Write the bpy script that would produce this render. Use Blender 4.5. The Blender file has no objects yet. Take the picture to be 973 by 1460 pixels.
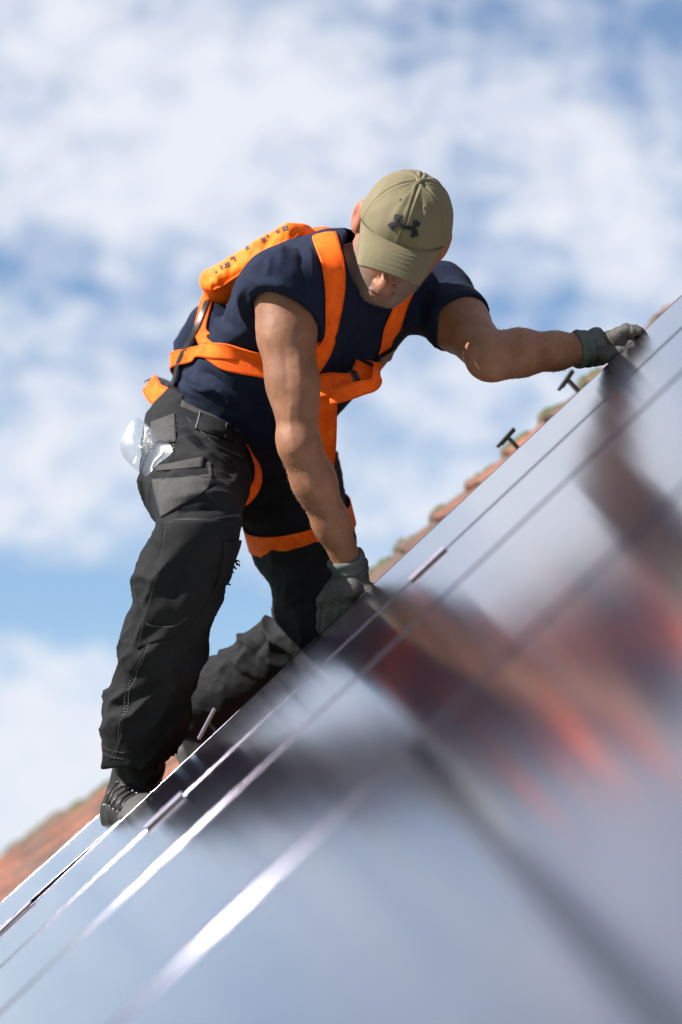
import bpy, math, random
import numpy as np
from mathutils import Vector, Matrix, noise as mnoise
from mathutils.bvhtree import BVHTree

random.seed(7)
rng = np.random.default_rng(7)
scene = bpy.context.scene
COL = scene.collection
R = math.radians

# ------------------------------------------------------------------ camera
# origin = lens; X right, Y away, Z up.  85 mm portrait tele, tilted up.
FPX, CX, CY = 85.0 / 36.0 * 1460.0, 486.5, 730.0
cam_d = bpy.data.cameras.new('camera')
cam = bpy.data.objects.new('camera', cam_d)
COL.objects.link(cam)
PITCH = R(13.0)                       # the camera looks up the roof; the place is laid out in lens axes, then levelled
LEVEL = Matrix.Rotation(PITCH, 4, 'X')
cam.rotation_euler = (R(90) + PITCH, 0, 0)
cam_d.sensor_fit = 'VERTICAL'
cam_d.sensor_height = 36.0
cam_d.sensor_width = 24.0
cam_d.lens = 85.0
cam_d.clip_start = 0.05
cam_d.clip_end = 20000
cam_d.dof.use_dof = True
cam_d.dof.focus_distance = 4.53
cam_d.dof.aperture_fstop = 2.0
scene.camera = cam

# ------------------------------------------------------------------ light
SUN_DIR = (LEVEL.to_3x3() @ Vector((-0.745, -0.13, 0.655))).normalized()        # towards the sun
sun_el = math.asin(SUN_DIR.z)
sun_az = math.atan2(SUN_DIR.x, SUN_DIR.y)
sd = bpy.data.lights.new('sun', 'SUN')
sd.energy = 5.0
sd.angle = R(0.53)
sd.color = (1.0, 0.96, 0.91)
sun = bpy.data.objects.new('sun', sd)
COL.objects.link(sun)
sun.rotation_euler = (-SUN_DIR).to_track_quat('-Z', 'Y').to_euler()
scene.view_settings.view_transform = 'Standard'
scene.view_settings.look = 'None'
scene.view_settings.gamma = 1.0
scene.view_settings.use_curve_mapping = False
scene.view_settings.exposure = 1.4
scene.render.film_transparent = False
scene.cycles.max_bounces = 8
scene.cycles.use_denoising = True
scene.cycles.transparent_max_bounces = 16


class NT:
    """tiny node-graph helper"""
    def __init__(s, tree):
        s.t = tree
        s.n = tree.nodes
        s.n.clear()

    def add(s, typ, **kw):
        n = s.n.new(typ)
        for k, v in kw.items():
            if k.startswith('i_'):
                key = k[2:]
                n.inputs[int(key) if key.isdigit() else key.replace('_', ' ')].default_value = v
            else:
                setattr(n, k, v)
        return n

    def link(s, a, b):
        s.t.links.new(a, b)

    def math(s, op, a, b=None, c=None, clamp=False):
        n = s.n.new('ShaderNodeMath')
        n.operation = op
        n.use_clamp = clamp
        for i, v in enumerate((a, b, c)):
            if v is None:
                continue
            if isinstance(v, (int, float)):
                n.inputs[i].default_value = v
            else:
                s.link(v, n.inputs[i])
        return n.outputs[0]

    def mix(s, fac, a, b, blend='MIX'):
        n = s.n.new('ShaderNodeMix')
        n.data_type = 'RGBA'
        n.blend_type = blend
        n.clamp_factor = True
        for i, v in ((0, fac), (6, a), (7, b)):
            if isinstance(v, (int, float)):
                n.inputs[i].default_value = v
            elif isinstance(v, tuple):
                n.inputs[i].default_value = v if len(v) == 4 else (*v, 1)
            else:
                s.link(v, n.inputs[i])
        return n.outputs[2]

    def ramp(s, fac, stops, interp='LINEAR'):
        n = s.n.new('ShaderNodeValToRGB')
        n.color_ramp.interpolation = interp
        el = n.color_ramp.elements
        while len(el) < len(stops):
            el.new(0.5)
        for e, (p, c) in zip(el, stops):
            e.position = p
            e.color = c if len(c) == 4 else (*c, 1)
        s.link(fac, n.inputs[0])
        return n.outputs[0]


# ------------------------------------------------------------------ sky: Nishita blue with broken soft cloud
world = bpy.data.worlds.new('World')
scene.world = world
world.use_nodes = True
w = NT(world.node_tree)
tc = w.add('ShaderNodeTexCoord')
sky = w.add('ShaderNodeTexSky', sky_type='NISHITA', sun_disc=False, sun_elevation=sun_el,
            sun_rotation=sun_az, altitude=200.0, air_density=1.0, dust_density=0.6, ozone_density=1.6)
hsv = w.add('ShaderNodeHueSaturation')
hsv.inputs['Saturation'].default_value = 1.16
w.link(sky.outputs[0], hsv.inputs['Color'])
mp = w.add('ShaderNodeMapping')
mp.inputs['Scale'].default_value = (1.0, 1.0, 1.5)
mp.inputs['Location'].default_value = (0.13, 0.42, 0.31)
w.link(tc.outputs['Generated'], mp.inputs['Vector'])
n1 = w.add('ShaderNodeTexNoise', i_Scale=7.0, i_Detail=7.0, i_Roughness=0.55, i_Distortion=0.3)
n2 = w.add('ShaderNodeTexNoise', i_Scale=42.0, i_Detail=7.0, i_Roughness=0.66, i_Distortion=0.25)
w.link(mp.outputs[0], n1.inputs['Vector'])
w.link(mp.outputs[0], n2.inputs['Vector'])
dens = w.math('ADD', w.math('MULTIPLY', w.math('SUBTRACT', n1.outputs[0], 0.5), 0.9),
              w.math('MULTIPLY', w.math('SUBTRACT', n2.outputs[0], 0.5), 1.65))
dens = w.math('ADD', dens, 0.45)
# cloud banks where they stand: photo pixel, radius in px (across, along), weight
BANKS = [(300, 130, 240, 120, .40), (170, 270, 200, 90, .34), (470, 130, 90, 70, .18), (90, 40, 130, 60, .22),
         (765, 165, 75, 85, .42), (930, 260, 110, 130, .38), (800, 330, 130, 80, .24), (660, 150, 40, 60, .12),
         (120, 660, 260, 120, .34), (60, 1080, 190, 150, .50), (780, 590, 280, 110, .30), (600, 230, 50, 60, .1),
         (60, 850, 170, 55, -.85), (330, 880, 120, 70, -.6), (30, 370, 110, 60, -.25), (640, 30, 300, 40, -.25),
         (690, 250, 60, 80, -.16), (780, 440, 130, 50, -.42), (200, 410, 150, 50, -.14), (910, 90, 110, 60, -.2),
         (560, 620, 100, 60, -.12), (50, 480, 120, 60, .12)]
for (bx_, by_, rx_, rz_, wt) in BANKS:
    d0 = LEVEL.to_3x3() @ Vector(((bx_ - CX) / FPX, 1.0, (CY - by_) / FPX)).normalized()
    sub = w.add('ShaderNodeVectorMath', operation='SUBTRACT')
    w.link(tc.outputs['Generated'], sub.inputs[0])
    sub.inputs[1].default_value = d0
    mul = w.add('ShaderNodeVectorMath', operation='MULTIPLY')
    w.link(sub.outputs[0], mul.inputs[0])
    mul.inputs[1].default_value = (FPX / rx_, FPX / max(rx_, rz_), FPX / rz_)
    dt = w.add('ShaderNodeVectorMath', operation='DOT_PRODUCT')
    w.link(mul.outputs[0], dt.inputs[0])
    w.link(mul.outputs[0], dt.inputs[1])
    g = w.math('EXPONENT', w.math('MULTIPLY', dt.outputs['Value'], -0.7))
    dens = w.math('MULTIPLY_ADD', g, wt * 0.8, dens)
cov = w.ramp(dens, [(0.13, (0.09, 0.09, 0.09)), (0.42, (.45, .45, .45)), (0.62, (.80, .80, .80)), (0.85, (1, 1, 1))], 'EASE')
bg_sky = w.add('ShaderNodeBackground')
bg_sky.inputs['Strength'].default_value = 0.06
w.link(hsv.outputs[0], bg_sky.inputs['Color'])
bg_cl = w.add('ShaderNodeBackground')
bg_cl.inputs['Strength'].default_value = 0.36
bg_cl.inputs['Color'].default_value = (0.87, 0.91, 1.0, 1)
mx = w.add('ShaderNodeMixShader')
w.link(cov, mx.inputs[0])
w.link(bg_sky.outputs[0], mx.inputs[1])
w.link(bg_cl.outputs[0], mx.inputs[2])
wo = w.add('ShaderNodeOutputWorld')
w.link(mx.outputs[0], wo.inputs['Surface'])
# ------------------------------------------------------------------ helpers
def A(*v):
    return np.array(v, dtype=np.float64)


def P(px, py, y):
    """the point seen at a photo pixel, y metres away"""
    return A((px - CX) * y / FPX, y, (CY - py) * y / FPX)


def unit(v):
    v = np.asarray(v, float)
    return v / np.linalg.norm(v)


def tag(o, label=None, cat=None, group=None, kind=None):
    if label: o['label'] = label
    if cat: o['category'] = cat
    if group: o['group'] = group
    if kind: o['kind'] = kind
    return o


def empty(name, loc, parent=None):
    o = bpy.data.objects.new(name, None)
    o.location = loc
    o.empty_display_size = 0.05
    COL.objects.link(o)
    if parent: o.parent = parent
    return o


def world_mat(o):
    m = o.matrix_basis.copy()
    while o.parent:
        o = o.parent
        m = o.matrix_basis @ m
    return m


def mesh_data(name, verts, faces, mat=None, smooth=True):
    me = bpy.data.meshes.new(name)
    v = np.asarray(verts, dtype=np.float32)
    if isinstance(faces, np.ndarray) and faces.ndim == 2:
        k = faces.shape[1]
        me.vertices.add(len(v))
        me.vertices.foreach_set('co', v.ravel())
        me.loops.add(faces.size)
        me.loops.foreach_set('vertex_index', faces.astype(np.int32).ravel())
        me.polygons.add(len(faces))
        me.polygons.foreach_set('loop_start', np.arange(0, faces.size, k, dtype=np.int32))
        me.polygons.foreach_set('loop_total', np.full(len(faces), k, dtype=np.int32))
        me.update(calc_edges=True)
        me.validate()
    else:
        me.from_pydata([tuple(map(float, p)) for p in v], [], [tuple(map(int, f)) for f in faces])
        me.update()
    if smooth:
        me.polygons.foreach_set('use_smooth', np.ones(len(me.polygons), dtype=bool))
    if mat: me.materials.append(mat)
    return me


def mobj(name, verts, faces, mat, parent=None, smooth=True):
    """mesh object from WORLD coordinates; the parent's placement is undone"""
    v = np.asarray(verts, float)
    if parent is not None:
        m = np.array(world_mat(parent).inverted())
        v = v @ m[:3, :3].T + m[:3, 3]
    o = bpy.data.objects.new(name, mesh_data(name, v, faces, mat, smooth))
    COL.objects.link(o)
    if parent is not None: o.parent = parent
    return o


def attr(o, name, vals):
    a = o.data.attributes.new(name, 'FLOAT', 'POINT')
    a.data.foreach_set('value', np.asarray(vals, dtype=np.float32))


def merge(parts):
    V, Fc, n = [], [], 0
    for v, f in parts:
        V.append(np.asarray(v, float))
        Fc += [tuple(i + n for i in q) for q in f]
        n += len(v)
    return np.vstack(V), Fc


def box_vf(c, ax, ay, az):
    """box from centre and three half-axis vectors"""
    c, ax, ay, az = map(lambda t: np.asarray(t, float), (c, ax, ay, az))
    v = [c + sx * ax + sy * ay + sz * az for sx in (-1, 1) for sy in (-1, 1) for sz in (-1, 1)]
    f = [(0, 1, 3, 2), (4, 6, 7, 5), (0, 4, 5, 1), (2, 3, 7, 6), (0, 2, 6, 4), (1, 5, 7, 3)]
    if np.dot(np.cross(ax, ay), az) < 0:
        f = [q[::-1] for q in f]
    return np.array(v), f


def bevel(o, wdt, seg=2, soft=False):
    if soft:
        o.data.polygons.foreach_set('use_smooth', np.ones(len(o.data.polygons), dtype=bool))
    m = o.modifiers.new('bevel', 'BEVEL')
    m.width = wdt
    m.segments = seg
    m.limit_method = 'ANGLE'
    m.harden_normals = soft
    return o


def tube_vf(pts, rad, n=8, cap=True):
    pts = np.asarray(pts, float)
    rad = np.broadcast_to(np.asarray(rad, float), (len(pts),))
    V, Fc = [], []
    prev = None
    for i, p in enumerate(pts):
        t = unit(pts[min(i + 1, len(pts) - 1)] - pts[max(i - 1, 0)])
        if prev is None:
            prev = A(0, 0, 1) if abs(t[2]) < .9 else A(1, 0, 0)
        a = prev - t * np.dot(prev, t)
        a = unit(a)
        b = np.cross(t, a)
        prev = a
        for k in range(n):
            th = 2 * math.pi * k / n
            V.append(p + rad[i] * (math.cos(th) * a + math.sin(th) * b))
    for i in range(len(pts) - 1):
        for k in range(n):
            k2 = (k + 1) % n
            Fc.append((i * n + k, i * n + k2, (i + 1) * n + k2, (i + 1) * n + k))
    if cap:
        Fc.append(tuple(range(n - 1, -1, -1)))
        Fc.append(tuple(range((len(pts) - 1) * n, len(pts) * n)))
    return np.array(V), Fc


def spline(pts, n):
    """Catmull-Rom resample to n points"""
    pts = np.asarray(pts, float)
    q = np.vstack([2 * pts[0] - pts[1], pts, 2 * pts[-1] - pts[-2]])
    seg = np.linalg.norm(np.diff(pts, axis=0), axis=1)
    cum = np.concatenate([[0], np.cumsum(seg)])
    out = []
    for s in np.linspace(0, cum[-1], n):
        i = min(np.searchsorted(cum, s, side='right') - 1, len(seg) - 1)
        t = (s - cum[i]) / max(seg[i], 1e-9)
        p0, p1, p2, p3 = q[i], q[i + 1], q[i + 2], q[i + 3]
        out.append(0.5 * ((2 * p1) + (-p0 + p2) * t + (2 * p0 - 5 * p1 + 4 * p2 - p3) * t * t
                          + (-p0 + 3 * p1 - 3 * p2 + p3) * t ** 3))
    return np.array(out)


# ---- signed-distance modelling: limbs and cloth grow into ONE smooth skin
class Vol:
    def __init__(s, lo, hi, h):
        s.lo = np.asarray(lo, float)
        s.h = h
        s.n = np.ceil((np.asarray(hi, float) - s.lo) / h).astype(int) + 1
        s.v = np.full(s.n, 0.5, dtype=np.float32)
        s.ax = [(s.lo[i] + h * np.arange(s.n[i])).astype(np.float32) for i in range(3)]

    def block(s, lo, hi):
        sl, c = [], []
        for i in range(3):
            a = int(max(0, math.floor((lo[i] - s.lo[i]) / s.h)))
            b = int(min(s.n[i], math.ceil((hi[i] - s.lo[i]) / s.h) + 1))
            sl.append(slice(a, max(a, b)))
            shp = [1, 1, 1]
            shp[i] = -1
            c.append(s.ax[i][sl[i]].reshape(shp))
        return tuple(sl), c

    def op(s, fn, lo, hi, k=0.02, sub=False):
        m = k + 0.03
        sl, c = s.block(np.asarray(lo) - m, np.asarray(hi) + m)
        if 0 in s.v[sl].shape:
            return
        d = fn(*c).astype(np.float32)
        a = s.v[sl]
        if sub:
            hh = np.clip(0.5 + 0.5 * (a + d) / -k, 0, 1) if False else np.clip(0.5 - 0.5 * (a + d) / k, 0, 1)
            s.v[sl] = a * (1 - hh) + (-d) * hh + k * hh * (1 - hh)
        else:
            hh = np.clip(0.5 + 0.5 * (d - a) / k, 0, 1)
            s.v[sl] = d * (1 - hh) + a * hh - k * hh * (1 - hh)

    def cone(s, a, b, ra, rb, k=0.02, sub=False):
        a, b = np.asarray(a, float), np.asarray(b, float)
        ba = b - a
        bb = float(ba @ ba)

        def fn(x, y, z):
            t = np.clip(((x - a[0]) * ba[0] + (y - a[1]) * ba[1] + (z - a[2]) * ba[2]) / bb, 0, 1)
            return np.sqrt((x - a[0] - t * ba[0]) ** 2 + (y - a[1] - t * ba[1]) ** 2 + (z - a[2] - t * ba[2]) ** 2) \
                - (ra + (rb - ra) * t)
        r = max(ra, rb)
        s.op(fn, np.minimum(a, b) - r, np.maximum(a, b) + r, k, sub)

    def chain(s, pts, rads, k=0.02, k2=None):
        for i in range(len(pts) - 1):
            s.cone(pts[i], pts[i + 1], rads[i], rads[i + 1], (k2 if (i and k2) else k))

    def ell(s, c, axes, rad, k=0.02, sub=False):
        """ellipsoid: axes = 3 unit rows, rad = 3 radii"""
        c = np.asarray(c, float)
        M = np.asarray(axes, float)

        def fn(x, y, z):
            x, y, z = x - c[0], y - c[1], z - c[2]
            q = [M[i, 0] * x + M[i, 1] * y + M[i, 2] * z for i in range(3)]
            k0 = np.sqrt(sum((q[i] / rad[i]) ** 2 for i in range(3)))
            k1 = np.sqrt(sum((q[i] / rad[i] ** 2) ** 2 for i in range(3)))
            return k0 * (k0 - 1.0) / np.maximum(k1, 1e-6)
        r = max(rad)
        s.op(fn, c - r, c + r, k, sub)

    def econe(s, a, b, ra, rb, lat, k=0.02, sub=False):
        """cone of elliptical section: ra, rb = (lateral, depth) radii at the ends"""
        a, b = np.asarray(a, float), np.asarray(b, float)
        L = np.linalg.norm(b - a)
        n = (b - a) / L
        lat = unit(np.asarray(lat) - n * np.dot(lat, n))
        dep = np.cross(lat, n)

        def fn(x, y, z):
            x, y, z = x - a[0], y - a[1], z - a[2]
            u = lat[0] * x + lat[1] * y + lat[2] * z
            v = dep[0] * x + dep[1] * y + dep[2] * z
            q = n[0] * x + n[1] * y + n[2] * z
            t = np.clip(q / L, 0, 1)
            zz = q - t * L
            w_ = ra[0] + (rb[0] - ra[0]) * t
            d_ = ra[1] + (rb[1] - ra[1]) * t
            e_ = np.minimum(w_, d_)
            k0 = np.sqrt((u / w_) ** 2 + (v / d_) ** 2 + (zz / e_) ** 2)
            k1 = np.sqrt((u / w_ ** 2) ** 2 + (v / d_ ** 2) ** 2 + (zz / e_ ** 2) ** 2)
            return k0 * (k0 - 1.0) / np.maximum(k1, 1e-4)
        r = max(*ra, *rb)
        s.op(fn, np.minimum(a, b) - r, np.maximum(a, b) + r, k, sub)

    def cut(s, p, n, lo=None, hi=None, k=0.004):
        """remove the side n points to, inside a box"""
        p, n = np.asarray(p, float), unit(n)
        lo = s.lo if lo is None else lo
        hi = s.lo + s.h * s.n if hi is None else hi
        sl, c = s.block(lo, hi)
        d = ((c[0] - p[0]) * n[0] + (c[1] - p[1]) * n[1] + (c[2] - p[2]) * n[2]).astype(np.float32)
        a = s.v[sl]
        hh = np.clip(0.5 + 0.5 * (d - a) / k, 0, 1)
        s.v[sl] = a * (1 - hh) + d * hh + k * hh * (1 - hh)

    def mesh(s, relax=2):
        v = s.v
        v[0], v[-1] = .5, .5
        v[:, 0], v[:, -1] = .5, .5
        v[:, :, 0], v[:, :, -1] = .5, .5
        ins = v < 0
        cnt = np.zeros(tuple(d - 1 for d in v.shape), dtype=np.uint8)
        nx, ny, nz = v.shape
        for i in (0, 1):
            for j in (0, 1):
                for k in (0, 1):
                    cnt += ins[i:nx - 1 + i, j:ny - 1 + j, k:nz - 1 + k]
        cells = np.argwhere((cnt > 0) & (cnt < 8))
        idx = np.full(cnt.shape, -1, dtype=np.int32)
        idx[cells[:, 0], cells[:, 1], cells[:, 2]] = np.arange(len(cells))
        off = np.array([(i, j, k) for i in (0, 1) for j in (0, 1) for k in (0, 1)])
        val = np.stack([v[cells[:, 0] + o[0], cells[:, 1] + o[1], cells[:, 2] + o[2]] for o in off], 1)
        acc = np.zeros((len(cells), 3))
        num = np.zeros(len(cells))
        for a in range(8):
            for b in range(a + 1, 8):
                if np.abs(off[a] - off[b]).sum() != 1:
                    continue
                m = (val[:, a] < 0) != (val[:, b] < 0)
                t = val[m, a] / (val[m, a] - val[m, b])
                acc[m] += off[a] + t[:, None] * (off[b] - off[a])
                num[m] += 1
        pos = s.lo + s.h * (cells + acc / num[:, None])
        faces = []
        for axis in range(3):
            o1, o2 = [(1, 2), (2, 0), (0, 1)][axis]
            sl0 = [slice(None)] * 3
            sl1 = [slice(None)] * 3
            sl0[axis] = slice(0, -1)
            sl1[axis] = slice(1, None)
            e = ins[tuple(sl0)] != ins[tuple(sl1)]
            q = np.argwhere(e)
            q = q[(q[:, o1] > 0) & (q[:, o2] > 0) & (q[:, o1] < v.shape[o1] - 1) & (q[:, o2] < v.shape[o2] - 1)]
            d1 = np.zeros(3, int); d1[o1] = 1
            d2 = np.zeros(3, int); d2[o2] = 1
            g = lambda c: idx[c[:, 0], c[:, 1], c[:, 2]]
            f = np.stack([g(q - d1 - d2), g(q - d2), g(q), g(q - d1)], 1)
            flip = ~ins[q[:, 0], q[:, 1], q[:, 2]]
            f[flip] = f[flip][:, ::-1]
            faces.append(f)
        faces = np.vstack(faces)
        pos = relax_mesh(pos, faces, relax)
        return pos, faces


def relax_mesh(pos, faces, it, lam=0.5):
    if it <= 0:
        return pos
    e = np.vstack([faces[:, [0, 1]], faces[:, [1, 2]], faces[:, [2, 3]], faces[:, [3, 0]]])
    e = np.vstack([e, e[:, ::-1]])
    deg = np.bincount(e[:, 0], minlength=len(pos))[:, None]
    for k in range(it):
        for l in (lam, -lam * 1.04):
            s = np.stack([np.bincount(e[:, 0], weights=pos[e[:, 1], c], minlength=len(pos)) for c in range(3)], 1)
            pos = pos + l * (s / np.maximum(deg, 1) - pos)
    return pos


def normals(pos, faces):
    d1 = pos[faces[:, 2]] - pos[faces[:, 0]]
    d2 = pos[faces[:, 3]] - pos[faces[:, 1]]
    fn = np.cross(d1, d2)
    n = np.zeros_like(pos)
    for k in range(4):
        for c in range(3):
            n[:, c] += np.bincount(faces[:, k], weights=fn[:, c], minlength=len(pos))
    return n / np.maximum(np.linalg.norm(n, axis=1)[:, None], 1e-12)


def bvh_of(pos, faces):
    return BVHTree.FromPolygons([tuple(p) for p in pos], [tuple(map(int, f)) for f in faces])


def hit(bvh, px, py, near=4.6, bias=None):
    """surface point + normal under a photo pixel; off the edge -> nearest surface point"""
    d = Vector(((px - CX) / FPX, 1.0, (CY - py) / FPX)).normalized()
    loc, n, i, dist = bvh.ray_cast(Vector((0, 0, 0)), d)
    if loc is None:
        loc, n, i, dist = bvh.find_nearest(Vector(P(px, py, near)))
    return np.array(loc), np.array(n)


def path_on(bvh, pts, n=40, near=4.6):
    """pts: (px,py) pixels looked up on the surface, or 3-vectors snapped to it; returns points, normals"""
    raw = []
    last = near
    for q in pts:
        if len(q) == 2:
            loc, nn = hit(bvh, q[0], q[1], last)
            last = loc[1]
        else:
            loc, nn, i, d = bvh.find_nearest(Vector(q))
            loc = np.array(loc)
        raw.append(loc)
    sp = spline(raw, n)
    pos, nor = [], []
    for p in sp:
        loc, nn, i, d = bvh.find_nearest(Vector(p))
        pos.append(np.array(loc))
        nor.append(np.array(nn))
    pos, nor = np.array(pos), np.array(nor)
    for k in range(3):
        nor[1:-1] = (nor[:-2] + nor[1:-1] + nor[2:]) / 3
        pos[1:-1] = (pos[:-2] + 2 * pos[1:-1] + pos[2:]) / 4
    nor /= np.linalg.norm(nor, axis=1)[:, None]
    return pos, nor


def ribbon_vf(pos, nor, width, thick=0.0018, lift=0.002, m=6, bvh=None, closed=False, edge=0.0):
    """webbing: a flat band lying along pos with outward nor; width in metres (scalar or per point)"""
    n = len(pos)
    width = np.broadcast_to(np.asarray(width, float), (n,))
    top = np.zeros((n, m + 1, 3))
    nr = np.zeros((n, m + 1, 3))
    for i in range(n):
        if closed:
            t = unit(pos[(i + 1) % n] - pos[(i - 1) % n])
        else:
            t = unit(pos[min(i + 1, n - 1)] - pos[max(i - 1, 0)])
        sdir = unit(np.cross(t, nor[i]))
        for j in range(m + 1):
            u = j / m - 0.5
            p = pos[i] + sdir * width[i] * u
            nn = nor[i]
            if bvh is not None:
                loc, n2, idx, d = bvh.find_nearest(Vector(p))
                if loc is not None:
                    off = float(np.dot(np.array(loc) - p, nor[i]))
                    p = p + nor[i] * min(max(off, -0.02), 0.03)
            top[i, j] = p + nn * (lift + thick)
            nr[i, j] = nn
    if bvh is not None:
        for k in range(4):
            top[1:-1] = (top[:-2] + 2 * top[1:-1] + top[2:]) / 4
            top[:, 1:-1] = (top[:, :-2] + 2 * top[:, 1:-1] + top[:, 2:]) / 4
    bot = top - nr * thick
    V = np.vstack([top.reshape(-1, 3), bot.reshape(-1, 3)])
    B = n * (m + 1)
    Fc = []
    rows = n if closed else n - 1
    for i in range(rows):
        i2 = (i + 1) % n
        for j in range(m):
            a, b, c, d = i * (m + 1) + j, i * (m + 1) + j + 1, i2 * (m + 1) + j + 1, i2 * (m + 1) + j
            Fc.append((a, d, c, b))
            Fc.append((B + a, B + b, B + c, B + d))
        a, d = i * (m + 1), i2 * (m + 1)
        Fc.append((a, B + a, B + d, d))
        a, d = i * (m + 1) + m, i2 * (m + 1) + m
        Fc.append((a, d, B + d, B + a))
    if not closed:
        for j in range(m):
            Fc.append((j, j + 1, B + j + 1, B + j))
            q = (n - 1) * (m + 1) + j
            Fc.append((q, B + q, B + q + 1, q + 1))
    return V, Fc


def patch_vf(bvh, left, right, n=14, m=10, lift=0.002, thick=0.002, near=4.6, bulge=0.0):
    """sheet between two pixel polylines, laid on the surface beneath"""
    Lp, Rp = spline(left, n), spline(right, n)
    top = np.zeros((n, m + 1, 3))
    nr = np.zeros((n, m + 1, 3))
    last = near
    for i in range(n):
        for j in range(m + 1):
            q = Lp[i] + (Rp[i] - Lp[i]) * j / m
            loc, nn = hit(bvh, q[0], q[1], last)
            last = loc[1]
            b = bulge * math.sin(math.pi * j / m) * math.sin(math.pi * i / (n - 1))
            top[i, j] = loc + nn * (lift + b)
            nr[i, j] = nn
    for k in range(3):
        top[1:-1] = (top[:-2] + 2 * top[1:-1] + top[2:]) / 4
        top[:, 1:-1] = (top[:, :-2] + 2 * top[:, 1:-1] + top[:, 2:]) / 4
        nr[1:-1] = (nr[:-2] + 2 * nr[1:-1] + nr[2:]) / 4
    nr /= np.linalg.norm(nr, axis=2)[:, :, None]
    bot = top - nr * (thick + lift * .5)
    return grid_solid(top + nr * thick, bot)


def grid_solid(top, bot):
    n, m1 = top.shape[:2]
    m = m1 - 1
    V = np.vstack([top.reshape(-1, 3), bot.reshape(-1, 3)])
    B = n * m1
    Fc = []
    for i in range(n - 1):
        for j in range(m):
            a, b, c, d = i * m1 + j, i * m1 + j + 1, (i + 1) * m1 + j + 1, (i + 1) * m1 + j
            Fc.append((a, d, c, b))
            Fc.append((B + a, B + b, B + c, B + d))
        a, d = i * m1, (i + 1) * m1
        Fc.append((a, B + a, B + d, d))
        a, d = i * m1 + m, (i + 1) * m1 + m
        Fc.append((a, d, B + d, B + a))
    for j in range(m):
        Fc.append((j, j + 1, B + j + 1, B + j))
        q = (n - 1) * m1 + j
        Fc.append((q, B + q, B + q + 1, q + 1))
    # orient the skin so that the top side faces away from the bottom side
    a, d, c, b = (V[i] for i in Fc[0])
    if np.dot(np.cross(d - a, b - a), V[0] - V[B]) < 0:
        Fc = [q[::-1] for q in Fc]
    return V, Fc


def polyline_dist(pos, pl):
    best = np.full(len(pos), 1e9)
    for a, b in zip(pl[:-1], pl[1:]):
        ba = b - a
        t = np.clip(((pos - a) @ ba) / max(ba @ ba, 1e-12), 0, 1)
        best = np.minimum(best, np.linalg.norm(pos - a - t[:, None] * ba, axis=1))
    return best


def fold(pos, nor, bvh, pts, height, width, near=4.6):
    """raise (or sink) a cloth fold along a line on the surface, tapering at the ends"""
    pl, _ = path_on(bvh, pts, 24, near)
    lo, hi = pl.min(0) - 3 * width, pl.max(0) + 3 * width
    m = np.all((pos > lo) & (pos < hi), axis=1)
    if not m.any():
        return
    sub = pos[m]
    d = polyline_dist(sub, pl)
    L = np.linalg.norm(np.diff(pl, axis=0), axis=1).sum()
    e = np.minimum(np.linalg.norm(sub - pl[0], axis=1), np.linalg.norm(sub - pl[-1], axis=1))
    tap = np.clip(e / (0.35 * L), 0, 1)
    pos[m] += nor[m] * (height * np.exp(-(d / width) ** 1.35) * tap)[:, None]


def fbm(pos, scale, oct=3, seed=0.0):
    o = Vector((seed * 3.1, seed * 1.7, seed * 5.3))
    return np.array([mnoise.fractal(Vector(p) * scale + o, 0.9, 2.0, oct) for p in pos])


def leg_folds(pos, nor, base, a, b, rmax, wl, k_ph, amp, seed, t0=0.0, t1=1.0, wl_noise=2.2):
    """creases that wind round a trouser leg: crests every wl metres, twisting k_ph per turn"""
    L = np.linalg.norm(b - a)
    ax = (b - a) / L
    rel = base - a
    t = rel @ ax / L
    rad = rel - (t * L)[:, None] * ax
    d = np.linalg.norm(rad, axis=1)
    sel = (d < rmax * 1.3) & (t > t0 - .1) & (t < t1 + .1)
    if not sel.any():
        return
    u = A(0, -1, 0) - ax * (A(0, -1, 0) @ ax)
    u = unit(u)
    v = np.cross(u, ax)
    v = v if v[0] > 0 else -v
    bs = base[sel]
    phi = np.arctan2(rad[sel] @ v, rad[sel] @ u)
    ph = t[sel] * L * math.pi / wl + phi * k_ph + wl_noise * fbm(bs, 7.0, 2, seed)
    ridge = (1 - np.abs(np.sin(ph))) ** 1.7
    md = np.clip(.25 + 1.5 * fbm(bs, 6.5, 2, seed + 3), 0, 1)
    mask = np.clip((rmax * 1.3 - d[sel]) / (rmax * .3), 0, 1) * np.clip((t[sel] - t0) / .08 + .5, 0, 1) * np.clip((t1 - t[sel]) / .08 + .5, 0, 1)
    pos[sel] += nor[sel] * (amp * (ridge - .25) * md * mask)[:, None]


# ------------------------------------------------------------------ materials
def principled(name, base, rough=0.6, **kw):
    m = bpy.data.materials.new(name)
    m.use_nodes = True
    g = NT(m.node_tree)
    out = g.add('ShaderNodeOutputMaterial')
    b = g.add('ShaderNodeBsdfPrincipled')
    b.inputs['Base Color'].default_value = (*base, 1)
    b.inputs['Roughness'].default_value = rough
    for k, v in kw.items():
        b.inputs[k.replace('_', ' ')].default_value = v
    g.link(b.outputs[0], out.inputs[0])
    return m, g, b


def obj_coord(g, scale=(1, 1, 1), rot=(0, 0, 0)):
    tc = g.add('ShaderNodeTexCoord')
    mp = g.add('ShaderNodeMapping')
    mp.inputs['Scale'].default_value = scale
    mp.inputs['Rotation'].default_value = rot
    g.link(tc.outputs['Object'], mp.inputs['Vector'])
    return mp.outputs[0]


def bumped(g, b, height, strength=0.3, dist=0.002):
    n = g.add('ShaderNodeBump')
    n.inputs['Strength'].default_value = strength
    n.inputs['Distance'].default_value = dist
    g.link(height, n.inputs['Height'])
    g.link(n.outputs[0], b.inputs['Normal'])


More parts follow.
